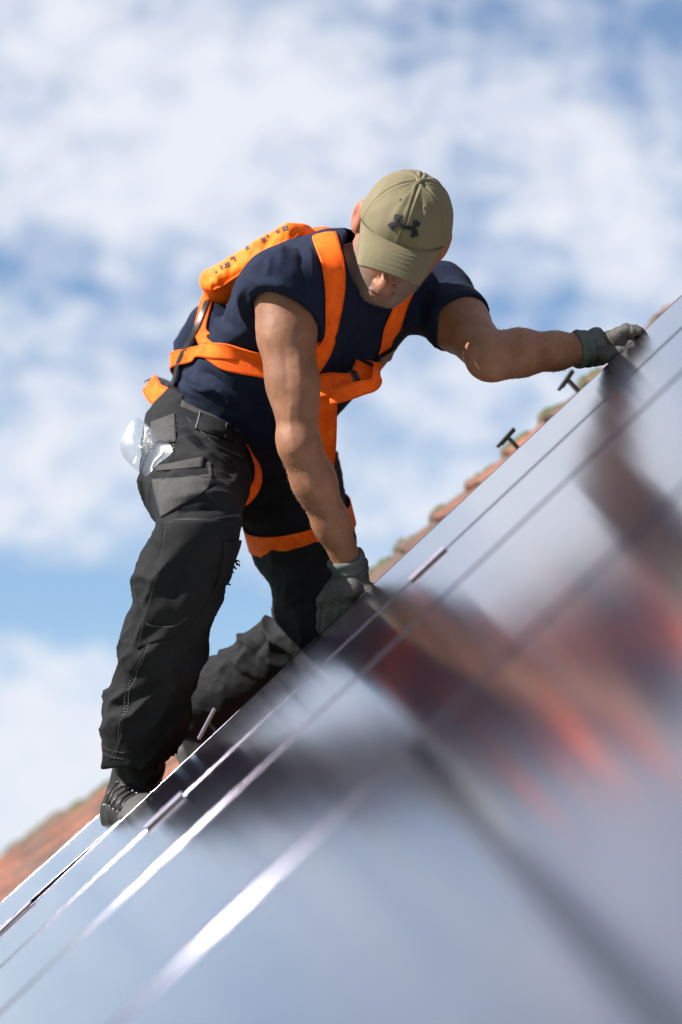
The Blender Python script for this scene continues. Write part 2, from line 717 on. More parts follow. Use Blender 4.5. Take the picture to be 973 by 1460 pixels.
def mat_cloth(name, c1, c2, rough=0.85, weave=1400.0, bump=0.25, mottle=25.0, fine=300.0, sheen=0.0, dust=None):
    m, g, b = principled(name, c1, rough)
    b.inputs['Specular IOR Level'].default_value = 0.16
    co = obj_coord(g)
    n = g.add('ShaderNodeTexNoise', i_Scale=mottle, i_Detail=6.0, i_Roughness=0.65)
    g.link(co, n.inputs['Vector'])
    col = g.mix(g.ramp(n.outputs[0], [(0.32, (0, 0, 0)), (0.68, (1, 1, 1))]), c1, c2)
    f = g.add('ShaderNodeTexNoise', i_Scale=fine, i_Detail=3.0, i_Roughness=0.7)
    g.link(co, f.inputs['Vector'])
    col = g.mix(0.5, col, g.ramp(f.outputs[0], [(0.3, (.25, .25, .25)), (0.7, (.75, .75, .75))]), 'OVERLAY')
    if dust:
        dn = g.add('ShaderNodeTexNoise', i_Scale=14.0, i_Detail=8.0, i_Roughness=0.75)
        g.link(co, dn.inputs['Vector'])
        col = g.mix(g.ramp(dn.outputs[0], [(0.52, (0, 0, 0)), (0.78, (.55, .55, .55))]), col, dust)
    g.link(col, b.inputs['Base Color'])
    wv = g.add('ShaderNodeTexVoronoi', i_Scale=weave)
    g.link(co, wv.inputs['Vector'])
    h = g.math('ADD', g.math('MULTIPLY', wv.outputs['Distance'], 0.5), g.math('MULTIPLY', f.outputs[0], 0.8))
    bumped(g, b, h, bump, 0.0015)
    if sheen:
        b.inputs['Sheen Weight'].default_value = sheen
        b.inputs['Sheen Roughness'].default_value = 0.4
    return m


def mat_plain(name, c, rough=0.5, metal=0.0, noise_amt=0.15, scale=60.0, bump=0.0):
    m, g, b = principled(name, c, rough, Metallic=metal)
    co = obj_coord(g)
    n = g.add('ShaderNodeTexNoise', i_Scale=scale, i_Detail=5.0, i_Roughness=0.6)
    g.link(co, n.inputs['Vector'])
    lo = tuple(x * (1 - noise_amt * 2) for x in c)
    hi = tuple(min(1, x * (1 + noise_amt * 2)) for x in c)
    g.link(g.mix(n.outputs[0], lo, hi), b.inputs['Base Color'])
    if bump:
        bumped(g, b, n.outputs[0], bump, 0.002)
    return m
# ------------------------------------------------------------------ the roof plane: s up the slope (U), e along the eaves (E), h out of it (N)
N_ = unit(A(-.681, -.0374, .731))
E_ = A(-191.5, 3447.0, -5.0)
E_ = unit(E_ - N_ * (E_ @ N_))
U_ = unit(np.cross(E_, N_))
if U_[0] < 0: U_ = -U_
H_CAM = 0.307
O_ = -H_CAM * N_


def RP(s, e, h=0.0):
    return O_ + s * U_ + e * E_ + h * N_


def s_at(px, py, e, h=0.0):
    """slope coordinate of the roof line (e, h) nearest to a pixel"""
    d = A((px - CX) / FPX, 1.0, (CY - py) / FPX)
    k = (O_ + e * E_) @ E_ / (d @ E_)
    return float((d * k - O_) @ U_)


roof_rot = Matrix((U_, E_, N_)).transposed().to_4x4()     # local x=U, y=E, z=N (mirrored set is avoided below)
if np.dot(np.cross(U_, E_), N_) < 0:
    raise RuntimeError('roof frame')


def roof_matrix(s, e, h, rz=0.0, rx=0.0, ry=0.0):
    m = roof_rot.copy()
    m.translation = Vector(RP(s, e, h))
    return m @ Matrix.Rotation(rz, 4, 'Z') @ Matrix.Rotation(rx, 4, 'X') @ Matrix.Rotation(ry, 4, 'Y')


# ---- materials of the place
def mat_tile(stops=None, moss=.56):
    m, g, b = principled('clay_tile', (.4, .15, .08), 0.85)
    oi = g.add('ShaderNodeObjectInfo')
    co = obj_coord(g)
    add = g.add('ShaderNodeVectorMath', operation='ADD')
    g.link(co, add.inputs[0])
    g.link(oi.outputs['Random'], add.inputs[1])
    col = g.ramp(oi.outputs['Random'], stops or [(0, (.035, .018, .013)), (.25, (.17, .052, .026)), (.6, (.27, .080, .036)), (.8, (.11, .048, .03)), (1, (.085, .05, .034))])
    n = g.add('ShaderNodeTexNoise', i_Scale=30.0, i_Detail=7.0, i_Roughness=0.7)
    g.link(add.outputs[0], n.inputs['Vector'])
    col = g.mix(g.ramp(n.outputs[0], [(.35, (0, 0, 0)), (.65, (.8, .8, .8))]), col, (.045, .026, .019))
    n2 = g.add('ShaderNodeTexNoise', i_Scale=11.0, i_Detail=6.0, i_Roughness=0.7)
    g.link(add.outputs[0], n2.inputs['Vector'])
    col = g.mix(g.ramp(n2.outputs[0], [(moss, (0, 0, 0)), (moss + .1, (.75, .75, .75))]), col, (.045, .045, .022))
    g.link(col, b.inputs['Base Color'])
    bumped(g, b, n.outputs[0], 0.6, 0.006)
    return m


def mat_glass():
    m, g, b = principled('panel_glass', (.010, .010, .016), 0.16, IOR=1.9)
    co = obj_coord(g)
    n = g.add('ShaderNodeTexNoise', i_Scale=5.0, i_Detail=8.0, i_Roughness=0.7)
    g.link(co, n.inputs['Vector'])
    g.link(g.ramp(n.outputs[0], [(.3, (.10, .10, .10)), (.75, (.165, .165, .165))]), b.inputs['Roughness'])
    d = g.add('ShaderNodeTexNoise', i_Scale=400.0, i_Detail=4.0, i_Roughness=0.8)
    g.link(co, d.inputs['Vector'])
    dust = g.ramp(d.outputs[0], [(.62, (0, 0, 0)), (.8, (.12, .12, .12))])
    g.link(g.mix(dust, (.012, .008, .018), (.16, .155, .15)), b.inputs['Base Color'])
    f = g.add('ShaderNodeTexNoise', i_Scale=900.0, i_Detail=2.0)
    g.link(co, f.inputs['Vector'])
    bumped(g, b, f.outputs[0], 0.06, 0.0004)
    b.inputs['Coat Weight'].default_value = 1.0
    b.inputs['Coat Roughness'].default_value = 0.13
    b.inputs['Coat IOR'].default_value = 2.1
    return m


M_TILE = mat_tile()
M_HIP = mat_tile([(0, (.055, .042, .028)), (.4, (.085, .062, .038)), (.7, (.11, .062, .038)), (1, (.065, .055, .034))], .47)
M_GLASS = mat_glass()
M_FRAME = mat_plain('anodised_frame', (.095, .088, .11), 0.115, 1.0, 0.12, 90.0, 0.05)
M_CLAMP = mat_plain('clamp_metal', (.62, .54, .64), 0.40, 1.0, 0.15, 120.0, 0.05)
M_HOOK = mat_plain('hook_metal', (.045, .05, .048), 0.45, 0.6, 0.2, 100.0, 0.1)
M_DECK = mat_plain('roof_felt', (.05, .035, .03), 0.9, 0.0, 0.2, 8.0, 0.3)
M_MOSS = mat_plain('moss', (.050, .062, .020), 0.95, 0.0, 0.3, 160.0, 0.6)
M_GRASS = mat_plain('lawn', (.05, .085, .03), 0.95, 0.0, 0.3, 2.0, 0.2)

m_, g_, b_ = principled('brick_wall', (.3, .12, .07), 0.85)
br = g_.add('ShaderNodeTexBrick')
br.inputs['Color1'].default_value = (.28, .11, .065, 1)
br.inputs['Color2'].default_value = (.36, .16, .09, 1)
br.inputs['Mortar'].default_value = (.38, .35, .31, 1)
br.inputs['Scale'].default_value = 4.4
co_ = g_.add('ShaderNodeTexCoord')
mp_ = g_.add('ShaderNodeMapping')
mp_.inputs['Rotation'].default_value = (R(90), 0, 0)
g_.link(co_.outputs['Object'], mp_.inputs['Vector'])
g_.link(mp_.outputs[0], br.inputs['Vector'])
g_.link(br.outputs['Color'], b_.inputs['Base Color'])
M_BRICK = m_

# ---- ground far below, reaching the horizon
GZ = -6.2
o = mobj('ground', [(-6000, -6000, GZ), (6000, -6000, GZ), (6000, 6000, GZ), (-6000, 6000, GZ)], [(0, 1, 2, 3)], M_GRASS, None, False)
tag(o, 'green lawn below the house', 'ground', kind='structure')

# ---- house: walls, roof deck, clay tiles, hip caps
house = empty('house', tuple(RP(-3.2, 4.0, -.3) * A(1, 1, 0) + A(0, 0, GZ)))
tag(house, 'house whose steep mossy red clay tile roof slopes up to the right', 'house')
TILE_H = -0.110
far_s = [s_at(0, 1240, 8.2, TILE_H) - 2.5, s_at(0, 1240, 8.2, TILE_H), s_at(150, 1130, 7.3, TILE_H), s_at(540, 800, 6.5, TILE_H),
         s_at(870, 500, 6.2, TILE_H), 3.6]
far_e = [10.4, 8.9, 7.5, 6.38, 6.06, 5.1]


def e_far(s):
    return float(np.interp(s, far_s, far_e))


S0, S1 = -3.2, 3.6
deck_v, deck_f = [], []
ss = np.linspace(S0, S1, 40)
for s in ss:
    ef = e_far(s)
    deck_v += [RP(s, -2.5, TILE_H - .03), RP(s, ef, TILE_H - .03)]
    q = RP(s, ef, TILE_H - .03)                       # the hip's other face falls away behind
    drop = (q[2] - RP(S0, 0)[2]) + .05
    deck_v += [q + A(0.05, drop * 1.05, -drop)]
for i in range(len(ss) - 1):
    a, b = 3 * i, 3 * i + 3
    deck_f += [(a, b, b + 1, a + 1), (a + 1, b + 1, b + 2, a + 2)]
rdg0, rdg1 = RP(S1, -2.5, TILE_H - .03), RP(S1, e_far(S1), TILE_H - .03)
n0 = len(deck_v)
W2 = A((rdg0[0] - RP(S0, 0)[0]) * 1.0, 0, -(rdg0[2] - RP(S0, 0)[2]))
deck_v += [rdg0, rdg1, rdg1 + W2, rdg0 + W2]
deck_f += [(n0, n0 + 3, n0 + 2, n0 + 1)]
roof = mobj('roof', deck_v, deck_f, M_DECK, house, False)
ev = RP(S0, 0, -.25)
x0, x1 = ev[0] + .35, (rdg0 + W2)[0] - .35
y0, y1 = -2.2, 7.2
zt = ev[2] + .15
bv, bf = box_vf(A((x0 + x1) / 2, (y0 + y1) / 2, (GZ + zt) / 2), A((x1 - x0) / 2, 0, 0), A(0, (y1 - y0) / 2, 0), A(0, 0, (zt - GZ) / 2))
wall = mobj('wall', bv, bf, M_BRICK, house, False)

# one plain tile: cambered slab, tail proud
GAUGE, TW, TL = 0.122, 0.168, 0.185


def tile_mesh(k):
    r = random.Random(k)
    nx, ny = 5, 3
    top, bot = np.zeros((nx, ny, 3)), np.zeros((nx, ny, 3))
    for i in range(nx):
        for j in range(ny):
            u, v = i / (nx - 1) - .5, j / (ny - 1) - .5
            x = v * TL
            yy = u * (TW - .004)
            z = .006 * (1 - (2 * u) ** 2) + r.uniform(-.0012, .0012)
            if j == 0:
                x += r.uniform(-.003, .003) + .004 * (2 * u) ** 2
            top[i, j] = (x, yy, z + .013)
            bot[i, j] = (x, yy, z)
    V, Fc = grid_solid(top, bot)
    return mesh_data('tile', V, Fc, M_TILE, False)


tile_meshes = [tile_mesh(k) for k in range(6)]
slots = []
s = -2.3
c = 0
while s < 2.1:
    e = 4.30 + (c % 2) * TW / 2
    while e < e_far(s) - .04:
        slots.append((s, e))
        e += TW
    s += GAUGE
    c += 1
# which show largest: nearest to the man's side first, and inside the frame
def seen_rank(t):
    p = RP(t[0], t[1], TILE_H)
    px, py = CX + FPX * p[0] / p[1], CY - FPX * p[2] / p[1]
    inside = -40 < px < 1010 and -40 < py < 1500
    left = px < 330
    return (0 if inside else 1, 0 if (left or t[1] > 5.2) else 1, t[1])
slots.sort(key=seen_rank)
rest = []
for i, (s, e) in enumerate(slots):
    m = roof_matrix(s + random.uniform(-.004, .004), e, TILE_H - .012 + random.uniform(0, .004),
                    random.gauss(0, .012), random.gauss(0, .02), R(7.5) + random.gauss(0, .02))
    me = tile_meshes[i % 6]
    if i < 290:
        t = bpy.data.objects.new('tile', me)
        COL.objects.link(t)
        t.parent = roof
        t.matrix_basis = world_mat(roof).inverted() @ m
    else:
        vv = np.array([tuple(m @ v.co) for v in me.vertices])
        rest.append((vv, [tuple(p.vertices) for p in me.polygons]))
V, Fc = merge(rest)
o = mobj('tile_courses', V, Fc, M_TILE, roof, False)
tag(o, kind='stuff')

# hip caps along the far edge, with moss
def cap_mesh(k):
    r = random.Random(40 + k)
    n, mm = 9, 3
    top, bot = np.zeros((n, mm, 3)), np.zeros((n, mm, 3))
    for i in range(n):
        th = math.pi * (i / (n - 1) - .5) * 1.15
        for j in range(mm):
            rad = .072 - .014 * j / (mm - 1)
            x = (j / (mm - 1) - .5) * .19
            for arr, rr in ((top, rad + .007), (bot, rad - .006)):
                arr[i, j] = (x, math.sin(th) * rr, math.cos(th) * rr * .62 + r.uniform(-.001, .001))
    V, Fc = grid_solid(top, bot)
    return mesh_data('hip_tile', V, Fc, M_HIP, True)


cap_meshes = [cap_mesh(k) for k in range(4)]
moss = []
s = -2.3
i = 0
while s < 2.2:
    e = e_far(s)
    de = (e_far(s + .05) - e_far(s - .05)) / .1
    m = roof_matrix(s, e + random.uniform(-.008, .008), TILE_H - .046 + random.uniform(-.004, .004), math.atan(de), random.gauss(0, .03), R(12) + random.gauss(0, .03))
    t = bpy.data.objects.new('hip_tile', cap_meshes[i % 4])
    COL.objects.link(t)
    t.parent = roof
    t.matrix_basis = world_mat(roof).inverted() @ m
    for q in range(9):
        if random.random() < .75:
            c0 = np.array(m @ Vector((random.uniform(-.10, .03), random.uniform(-.045, .045), .046)))
            r = random.uniform(.006, .016)
            n = 6
            pts = []
            for a in range(4):
                for b in range(n):
                    la = a / 3 * math.pi / 2
                    lo = 2 * math.pi * b / n
                    rr = r * random.uniform(.8, 1.2)
                    pts.append(c0 + rr * (math.cos(la) * math.cos(lo) * U_ * 1.5 + math.cos(la) * math.sin(lo) * E_) + .75 * rr * math.sin(la) * N_ - .004 * N_)
            fc = [(a * n + b, a * n + (b + 1) % n, (a + 1) * n + (b + 1) % n, (a + 1) * n + b) for a in range(3) for b in range(n)]
            moss.append((np.array(pts), fc))
    s += GAUGE
    i += 1
V, Fc = merge(moss)
tag(mobj('moss', V, Fc, M_MOSS, roof, True), kind='stuff')

# ------------------------------------------------------------------ solar panels
e_lines = [4.50, 3.92, 3.34, 2.40, 0.62, -1.16]
s_seam = s_at(600, 1072, 2.4)
ROW = 1.66
rows = [(s_seam - ROW, s_seam), (s_seam, s_seam + ROW)]
cols_txt = ['held by the worker along its far edge', 'second from the far edge', 'third from the far edge', 'filling the blurred foreground',
            'beside the lens']


def panel(s0, s1, e0, e1, label, tilt=None, piv=None):
    g = 0.008
    s0, s1, e0, e1 = s0 + .0015, s1 - .0015, e0 + g, e1 - g
    root = empty('solar_panel', tuple(RP((s0 + s1) / 2, (e0 + e1) / 2, -.035)))
    tag(root, label, 'solar panel', 'panels laid on the roof')
    f = .010
    # frame: four mitred rails, outer lip a hair proud of the glass
    for (a, b, du) in (((s0, e0), (s1, e0), 1), ((s1, e0), (s1, e1), 1), ((s1, e1), (s0, e1), 1), ((s0, e1), (s0, e0), 1)):
        a, b = np.array(a), np.array(b)
        t = (b - a) / np.linalg.norm(b - a)
        nin = np.array((-t[1], t[0]))
        ai, bi = a + (t + nin) * f, b + (-t + nin) * f
        V = []
        for q in (a, b, bi, ai):
            V.append(RP(q[0], q[1], -.036))
        for q, dz in ((a, .0), (b, .0), (bi, .0), (ai, .0)):
            V.append(RP(q[0], q[1], dz))
        Fc = [(3, 2, 1, 0), (4, 5, 6, 7), (0, 1, 5, 4), (1, 2, 6, 5), (2, 3, 7, 6), (3, 0, 4, 7)]
        bevel(mobj('frame_rail', V, Fc, M_FRAME, root, False), .0014, 4, True)
    V = [RP(s0 + f, e0 + f, -.0005), RP(s1 - f, e0 + f, -.0005), RP(s1 - f, e1 - f, -.0005), RP(s0 + f, e1 - f, -.0005)]
    V += [v - .006 * N_ for v in V]
    mobj('glass', V, [(0, 1, 2, 3), (7, 6, 5, 4), (0, 4, 5, 1), (1, 5, 6, 2), (2, 6, 7, 3), (3, 7, 4, 0)], M_GLASS, root, False)
    return root


for ci in range(3):
    panel(s_seam - .97, s_seam + 1.15, e_lines[ci + 1], e_lines[ci], 'long black solar panel, ' + cols_txt[ci])
for ri, (sa, sb) in enumerate(rows):
    for ci in range(3, 5):
        lab = 'black solar panel %s the blurred cross seam, %s' % (['below', 'above'][ri], cols_txt[ci])
        panel(sa, sb, e_lines[ci + 1], e_lines[ci], lab)
# a further panel at the lower left, its bottom end still lifted off the tiles
top_s = s_at(172, 1168, 4.52)
pl = panel(top_s - 1.2, top_s, 4.515, 5.06, 'narrow sliver of a loose black solar panel beside the boot, lower left')
axis_p = Vector(RP(top_s, 4.7, -.02))
pl.matrix_basis = Matrix.Translation(axis_p) @ Matrix.Rotation(R(1.3), 4, Vector(E_)) @ Matrix.Translation(-axis_p) @ pl.matrix_basis


def clamp(px, py, e, length, label, wide=.042):
    s = s_at(px, py, e)
    root = empty('panel_clamp', tuple(RP(s, e, 0)))
    tag(root, label, 'clamp', 'clamps on the panel seams')
    V, Fc = box_vf(RP(s, e, .0038), U_ * length / 2, E_ * wide / 2, N_ * .0017)
    bevel(mobj('plate', V, Fc, M_CLAMP, root, False), .001)
    V, Fc = box_vf(RP(s, e, -.012), U_ * length / 2 * .98, E_ * .007, N_ * .0145)
    mobj('shank', V, Fc, M_CLAMP, root, False)
    V, Fc = tube_vf([RP(s, e, .0050), RP(s, e, .0075)], .0065, 6)
    mobj('bolt', V, Fc, M_CLAMP, root, False)


clamp(611, 806, 3.92, .078, 'bright clamp on the seam right of the gloved hand')
clamp(236, 1159, 3.92, .082, 'bright clamp on the seam below the boot')
clamp(22, 1308, 4.505, .085, 'dark edged clamp at the left picture edge')


def hook(px, py, e, h, length, label, dark=True, tilt=0.0):
    s = s_at(px, py, e, h)
    root = empty('roof_hook', tuple(RP(s, e, TILE_H)))
    tag(root, label, 'roof hook', 'roof hooks waiting for the next panel')
    ud = unit(U_ + N_ * tilt)
    nd = np.cross(ud, E_)
    nd = nd if nd @ N_ > 0 else -nd
    V, Fc = box_vf(RP(s, e, h), ud * length / 2, E_ * .012, nd * .0032)
    bevel(mobj('plate', V, Fc, M_HOOK if dark else M_CLAMP, root, False), .0008)
    V, Fc = box_vf(RP(s, e, h) + ud * .004 - nd * .004, ud * length / 2 * .8, E_ * .006, nd * .002)
    mobj('channel', V, Fc, M_HOOK, root, False)
    V, Fc = box_vf(RP(s + .004, e, (h + TILE_H) / 2 - .002), U_ * .0032, E_ * .014, N_ * (h - TILE_H) / 2)
    mobj('stem', V, Fc, M_HOOK, root, False)


hook(722, 625, 4.98, 0.0, .052, 'dark T shaped roof hook on the tiles midway up the slope', tilt=.09)
hook(812, 548, 4.95, 0.004, .050, 'pale edged roof hook on the tiles below the outstretched forearm', tilt=.22)
hook(296, 1033, 4.80, 0.002, .068, 'slim roof hook standing between the boots', False, tilt=.35)
hook(56, 1233, 5.5, -.03, .075, 'weathered roof hook on the red tiles at lower left', tilt=.25)
# ------------------------------------------------------------------ the worker
def mat_skin():
    m, g, b = principled('skin', (.25, .12, .07), 0.58)
    b.inputs['Specular IOR Level'].default_value = 0.32
    co = obj_coord(g)
    n = g.add('ShaderNodeTexNoise', i_Scale=22.0, i_Detail=8.0, i_Roughness=0.7)
    g.link(co, n.inputs['Vector'])
    col = g.mix(g.ramp(n.outputs[0], [(.36, (0, 0, 0)), (.64, (1, 1, 1))]), (.160, .066, .034), (.225, .103, .058))
    f = g.add('ShaderNodeTexNoise', i_Scale=260.0, i_Detail=4.0, i_Roughness=0.75)
    g.link(co, f.inputs['Vector'])
    col = g.mix(g.ramp(f.outputs[0], [(.60, (0, 0, 0)), (.78, (.40, .40, .40))]), col, (.12, .052, .030))
    at = g.add('ShaderNodeAttribute', attribute_name='beard')
    bf = g.add('ShaderNodeTexNoise', i_Scale=900.0, i_Detail=2.0)
    g.link(co, bf.inputs['Vector'])
    stub = g.math('MULTIPLY', at.outputs['Fac'], g.ramp(bf.outputs[0], [(.35, (.25, .25, .25)), (.6, (1, 1, 1))]))
    col = g.mix(stub, col, (.13, .112, .10))
    red = g.add('ShaderNodeAttribute', attribute_name='flush')
    col = g.mix(g.math('MULTIPLY', red.outputs['Fac'], .6), col, (.36, .115, .075))
    lip = g.add('ShaderNodeAttribute', attribute_name='lip')
    col = g.mix(lip.outputs['Fac'], col, (.20, .075, .055))
    g.link(col, b.inputs['Base Color'])
    b.inputs['Subsurface Weight'].default_value = 0.12
    b.inputs['Subsurface Radius'].default_value = (.9, .35, .2)
    b.inputs['Subsurface Scale'].default_value = 0.006
    v = g.add('ShaderNodeTexVoronoi', i_Scale=700.0)
    g.link(co, v.inputs['Vector'])
    h = g.math('ADD', g.math('MULTIPLY', v.outputs['Distance'], .35), g.math('MULTIPLY', f.outputs[0], .8))
    bumped(g, b, h, 0.30, 0.0015)
    return m


M_SKIN = mat_skin()
M_SHIRT = mat_cloth('navy_jersey', (.0052, .0082, .0205), (.0082, .0125, .031), 0.9, 2400.0, .22, 30.0, 400.0)
M_TROUS = mat_cloth('black_workwear', (.0062, .0064, .0076), (.0110, .0111, .0124), 0.82, 1900.0, .35, 22.0, 320.0, dust=(.022, .0215, .021))
M_TROUS_LIT = mat_cloth('sunlit_workwear', (.036, .0355, .0355), (.054, .053, .053), 0.88, 1900.0, .4, 30.0, 320.0, dust=(.05, .047, .044))  # lighter copy of the trouser cloth: sunlit grey of flaps and pockets painted in
M_STITCH = mat_plain('stitching', (.15, .145, .14), 0.8, 0, .25, 300.0)
M_ORANGE = mat_cloth('orange_webbing', (.74, .080, .003), (.97, .150, .006), 0.62, 1100.0, .6, 38.0, 420.0)
M_PACK = mat_cloth('orange_nylon', (.92, .125, .004), (.98, .18, .008), 0.55, 2200.0, .2, 18.0, 300.0)
M_BLACKP = mat_plain('black_plastic', (.012, .012, .013), 0.38, 0, .2, 80.0, .1)
M_INK = mat_plain('print_ink', (.03, .02, .018), 0.7, 0, .2, 80.0)
M_GLOVE = mat_cloth('grey_glove_coating', (.040, .037, .035), (.066, .062, .059), 0.6, 900.0, .5, 40.0, 260.0)
M_KNIT = mat_cloth('grey_green_knit', (.062, .070, .066), (.092, .103, .096), 0.9, 700.0, .7, 60.0, 500.0)
M_BOOT = mat_cloth('black_boot_leather', (.010, .0095, .0095), (.019, .018, .017), 0.6, 600.0, .35, 30.0, 200.0, dust=(.06, .055, .05))
M_SOLE = mat_plain('boot_rubber', (.034, .033, .031), 0.75, 0, .25, 50.0, .3)
M_METAL = mat_plain('steel', (.22, .22, .22), 0.45, 1.0, .1, 100.0)
M_WHITE = mat_plain('white_label', (.75, .77, .74), 0.6, 0, .05, 50.0)
M_EYE = mat_plain('eye', (.55, .52, .48), 0.25, 0, .1, 200.0)


def mat_cap():
    m, g, b = principled('khaki_cap', (.19, .165, .085), 0.85)
    co = obj_coord(g)
    n = g.add('ShaderNodeTexNoise', i_Scale=26.0, i_Detail=6.0, i_Roughness=0.65)
    g.link(co, n.inputs['Vector'])
    v = g.add('ShaderNodeTexVoronoi', i_Scale=620.0)
    g.link(co, v.inputs['Vector'])
    col = g.mix(n.outputs[0], (.125, .103, .052), (.165, .138, .073))
    col = g.mix(g.ramp(v.outputs['Distance'], [(.25, (0, 0, 0)), (.6, (.4, .4, .4))]), col, (.068, .056, .027))
    g.link(col, b.inputs['Base Color'])
    bumped(g, b, v.outputs['Distance'], .45, .0012)
    return m


M_CAP = mat_cap()

# joints (photo pixel, distance)
shR, elR, wrR = P(403, 414, 4.50), P(427, 634, 4.45), P(500, 812, 4.545)
shL, elL, wrL = P(622, 424, 4.74), P(699, 508, 4.50), P(836, 497, 4.575)
pelv = P(352, 622, 4.87)
waist = P(372, 562, 4.80)
chest = P(452, 452, 4.69)
uchest = P(515, 408, 4.65)
neckb, headj = P(520, 402, 4.63), P(553, 372, 4.575)
hipR, knR, anR = P(296, 640, 4.79), P(288, 752, 4.44), P(196, 1085, 4.68)
hipL, knL, anL = P(400, 652, 4.95), P(462, 898, 4.70), P(274, 1014, 4.97)
spine = unit(uchest - pelv)
lat = unit(shL - shR)
front = np.cross(lat, spine)
latP = unit(hipL - hipR)

person = empty('person', tuple(RP(s_at(300, 1000, 4.75, TILE_H), 4.75, TILE_H)))
tag(person, 'worker in khaki cap, navy T-shirt and orange harness bending over a panel', 'person')

# head frame
HC = P(573, 334, 4.52)
pt, rl, yw = R(38), R(19.5), R(1)
HM = np.array((Matrix.Rotation(rl, 3, 'Y') @ Matrix.Rotation(pt, 3, 'X') @ Matrix.Rotation(yw, 3, 'Z')))


def HP(x, y, z):
    return HC + HM @ A(x, y, z)


HA = HM.T            # rows = head axes in world

def HM_EAR(sx):
    return (HM @ np.array(Matrix.Rotation(-.45 * sx, 3, 'Z'))).T


# ---- body: one skin from the head through the trunk to both wrists
vb = Vol(A(-.30, 4.28, -.34), A(.62, 5.05, .66), .0033)
vb.econe(pelv, chest, (.135, .085), (.15, .095), lat, .03)
vb.econe(chest, uchest, (.15, .095), (.13, .075), lat, .03)
vb.cone(shR, shL, .05, .05, .05)
vb.chain([uchest, neckb, headj, HP(0, .02, -.03)], [.062, .057, .056, .06], .03)
# right arm (nearer, straight down)
dR = unit(wrR - elR)
vb.chain([shR, shR + (elR - shR) * .25, shR + (elR - shR) * .6, elR], [.050, .0505, .043, .034], .03)
vb.cone(shR + (elR - shR) * .35 + A(-.008, -.012, 0), shR + (elR - shR) * .75 + A(.006, -.012, 0), .036, .030, .03)
vb.chain([elR, elR + (wrR - elR) * .28 + A(.000, -.003, 0), elR + (wrR - elR) * .62, wrR, wrR + dR * .03], [.0355, .0375, .0315, .0255, .026], .025)
vb.cone(elR + A(-.012, .004, .015), elR + (wrR - elR) * .40 + A(-.010, .0, 0), .025, .022, .02)
# left arm (bent, reaching over the panel)
dL = unit(wrL - elL)
vb.chain([shL, shL + (elL - shL) * .45, elL], [.053, .052, .041], .03)
vb.chain([elL, elL + (wrL - elL) * .30 + A(0, 0, .002), elL + (wrL - elL) * .68, wrL, wrL + dL * .03], [.040, .043, .034, .027, .027], .02)
vb.ell(elL + A(.006, .0, -.010), np.eye(3), (.036, .030, .026), .03)
# skull and face
vb.ell(HP(0, .012, .030), HA, (.074, .090, .072), .03)
vb.ell(HP(0, -.030, -.020), HA, (.064, .062, .075), .03)
vb.ell(HP(0, -.040, -.068), HA, (.050, .050, .045), .025)
vb.ell(HP(0, -.068, -.099), HA, (.025, .020, .018), .02)          # chin
for sx in (-1, 1):
    vb.cone(HP(.060 * sx, .010, -.050), HP(.022 * sx, -.066, -.098), .019, .014, .022)   # jaw
    vb.ell(HP(.047 * sx, -.064, -.018), HA, (.022, .020, .016), .02)    # cheekbone
    vb.ell(HP(.030 * sx, -.088, .021), HA, (.026, .011, .009), .014)    # brow
    vb.ell(HP(.031 * sx, -.090, -.002), HA, (.017, .012, .012), .010, True)   # socket
    vb.ell(HP(.031 * sx, -.0795, -.003), HA, (.0135, .0125, .0135), .004)    # lidded eye
    vb.ell(HP(.0145 * sx, -.106, -.050), HA, (.0090, .0105, .0080), .008)   # nostril wing
    vb.ell(HP(.0075 * sx, -.113, -.058), HA, (.0038, .006, .004), .004, True)
    # ear
    vb.ell(HP(.088 * sx if sx < 0 else .081, .022, -.008), HM_EAR(sx), (.0085, .022, .036), .008)
    vb.ell(HP(.099 * sx if sx < 0 else .092, .017, -.004), HA, (.009, .011, .020), .006, True)
vb.cone(HP(0, -.090, .014), HP(0, -.120, -.040), .0100, .0115, .012)    # nose bridge
vb.ell(HP(0, -.122, -.046), HA, (.0145, .0125, .0125), .010)
vb.ell(HP(0, -.098, -.072), HA, (.026, .010, .0065), .008)       # upper lip
vb.ell(HP(0, -.096, -.083), HA, (.022, .010, .0065), .008)       # lower lip
vb.cone(HP(-.024, -.106, -.0775), HP(.024, -.106, -.0775), .0018, .0018, .003, True)
pos, fac = vb.mesh(1)
nor = normals(pos, fac)
BB0 = bvh_of(pos, fac)
for pts, hgt, wd in [
        ([(418, 560), (414, 600), (420, 640)], .0014, .004), ([(432, 660), (446, 700), (468, 745), (480, 775)], .0016, .0032),
        ([(452, 680), (468, 720), (490, 770)], .0015, .0030), ([(440, 640), (450, 655), (462, 668)], -.0022, .0045),
        ([(414, 645), (424, 655), (440, 662)], -.0020, .004), ([(380, 470), (384, 520), (396, 570)], .0022, .012),
        ([(425, 480), (428, 530), (432, 580)], .0030, .012), ([(404, 470), (408, 530), (414, 590)], -.0020, .012),
        ([(706, 478), (708, 500), (700, 520)], -.0030, .006), ([(722, 492), (760, 496), (800, 490), (826, 486)], .0020, .005),
        ([(730, 515), (770, 514), (815, 506)], .0018, .007), ([(745, 500), (785, 504), (822, 498)], -.0016, .006),
        ([(650, 470), (675, 500), (690, 520)], .0025, .012), ([(498, 360), (505, 390), (512, 415)], .0030, .007)]:
    fold(pos, nor, BB0, pts, hgt, wd)
hl = (pos - HC) @ HM
beard = np.clip((-.040 - hl[:, 2] + .35 * np.maximum(0, np.abs(hl[:, 0]) - .03)) / .02, 0, 1) * np.clip((.02 - hl[:, 1]) / .03, 0, 1)
beard *= np.clip((hl[:, 2] + .150) / .02, 0, 1) * (np.linalg.norm(hl, axis=1) < .16)
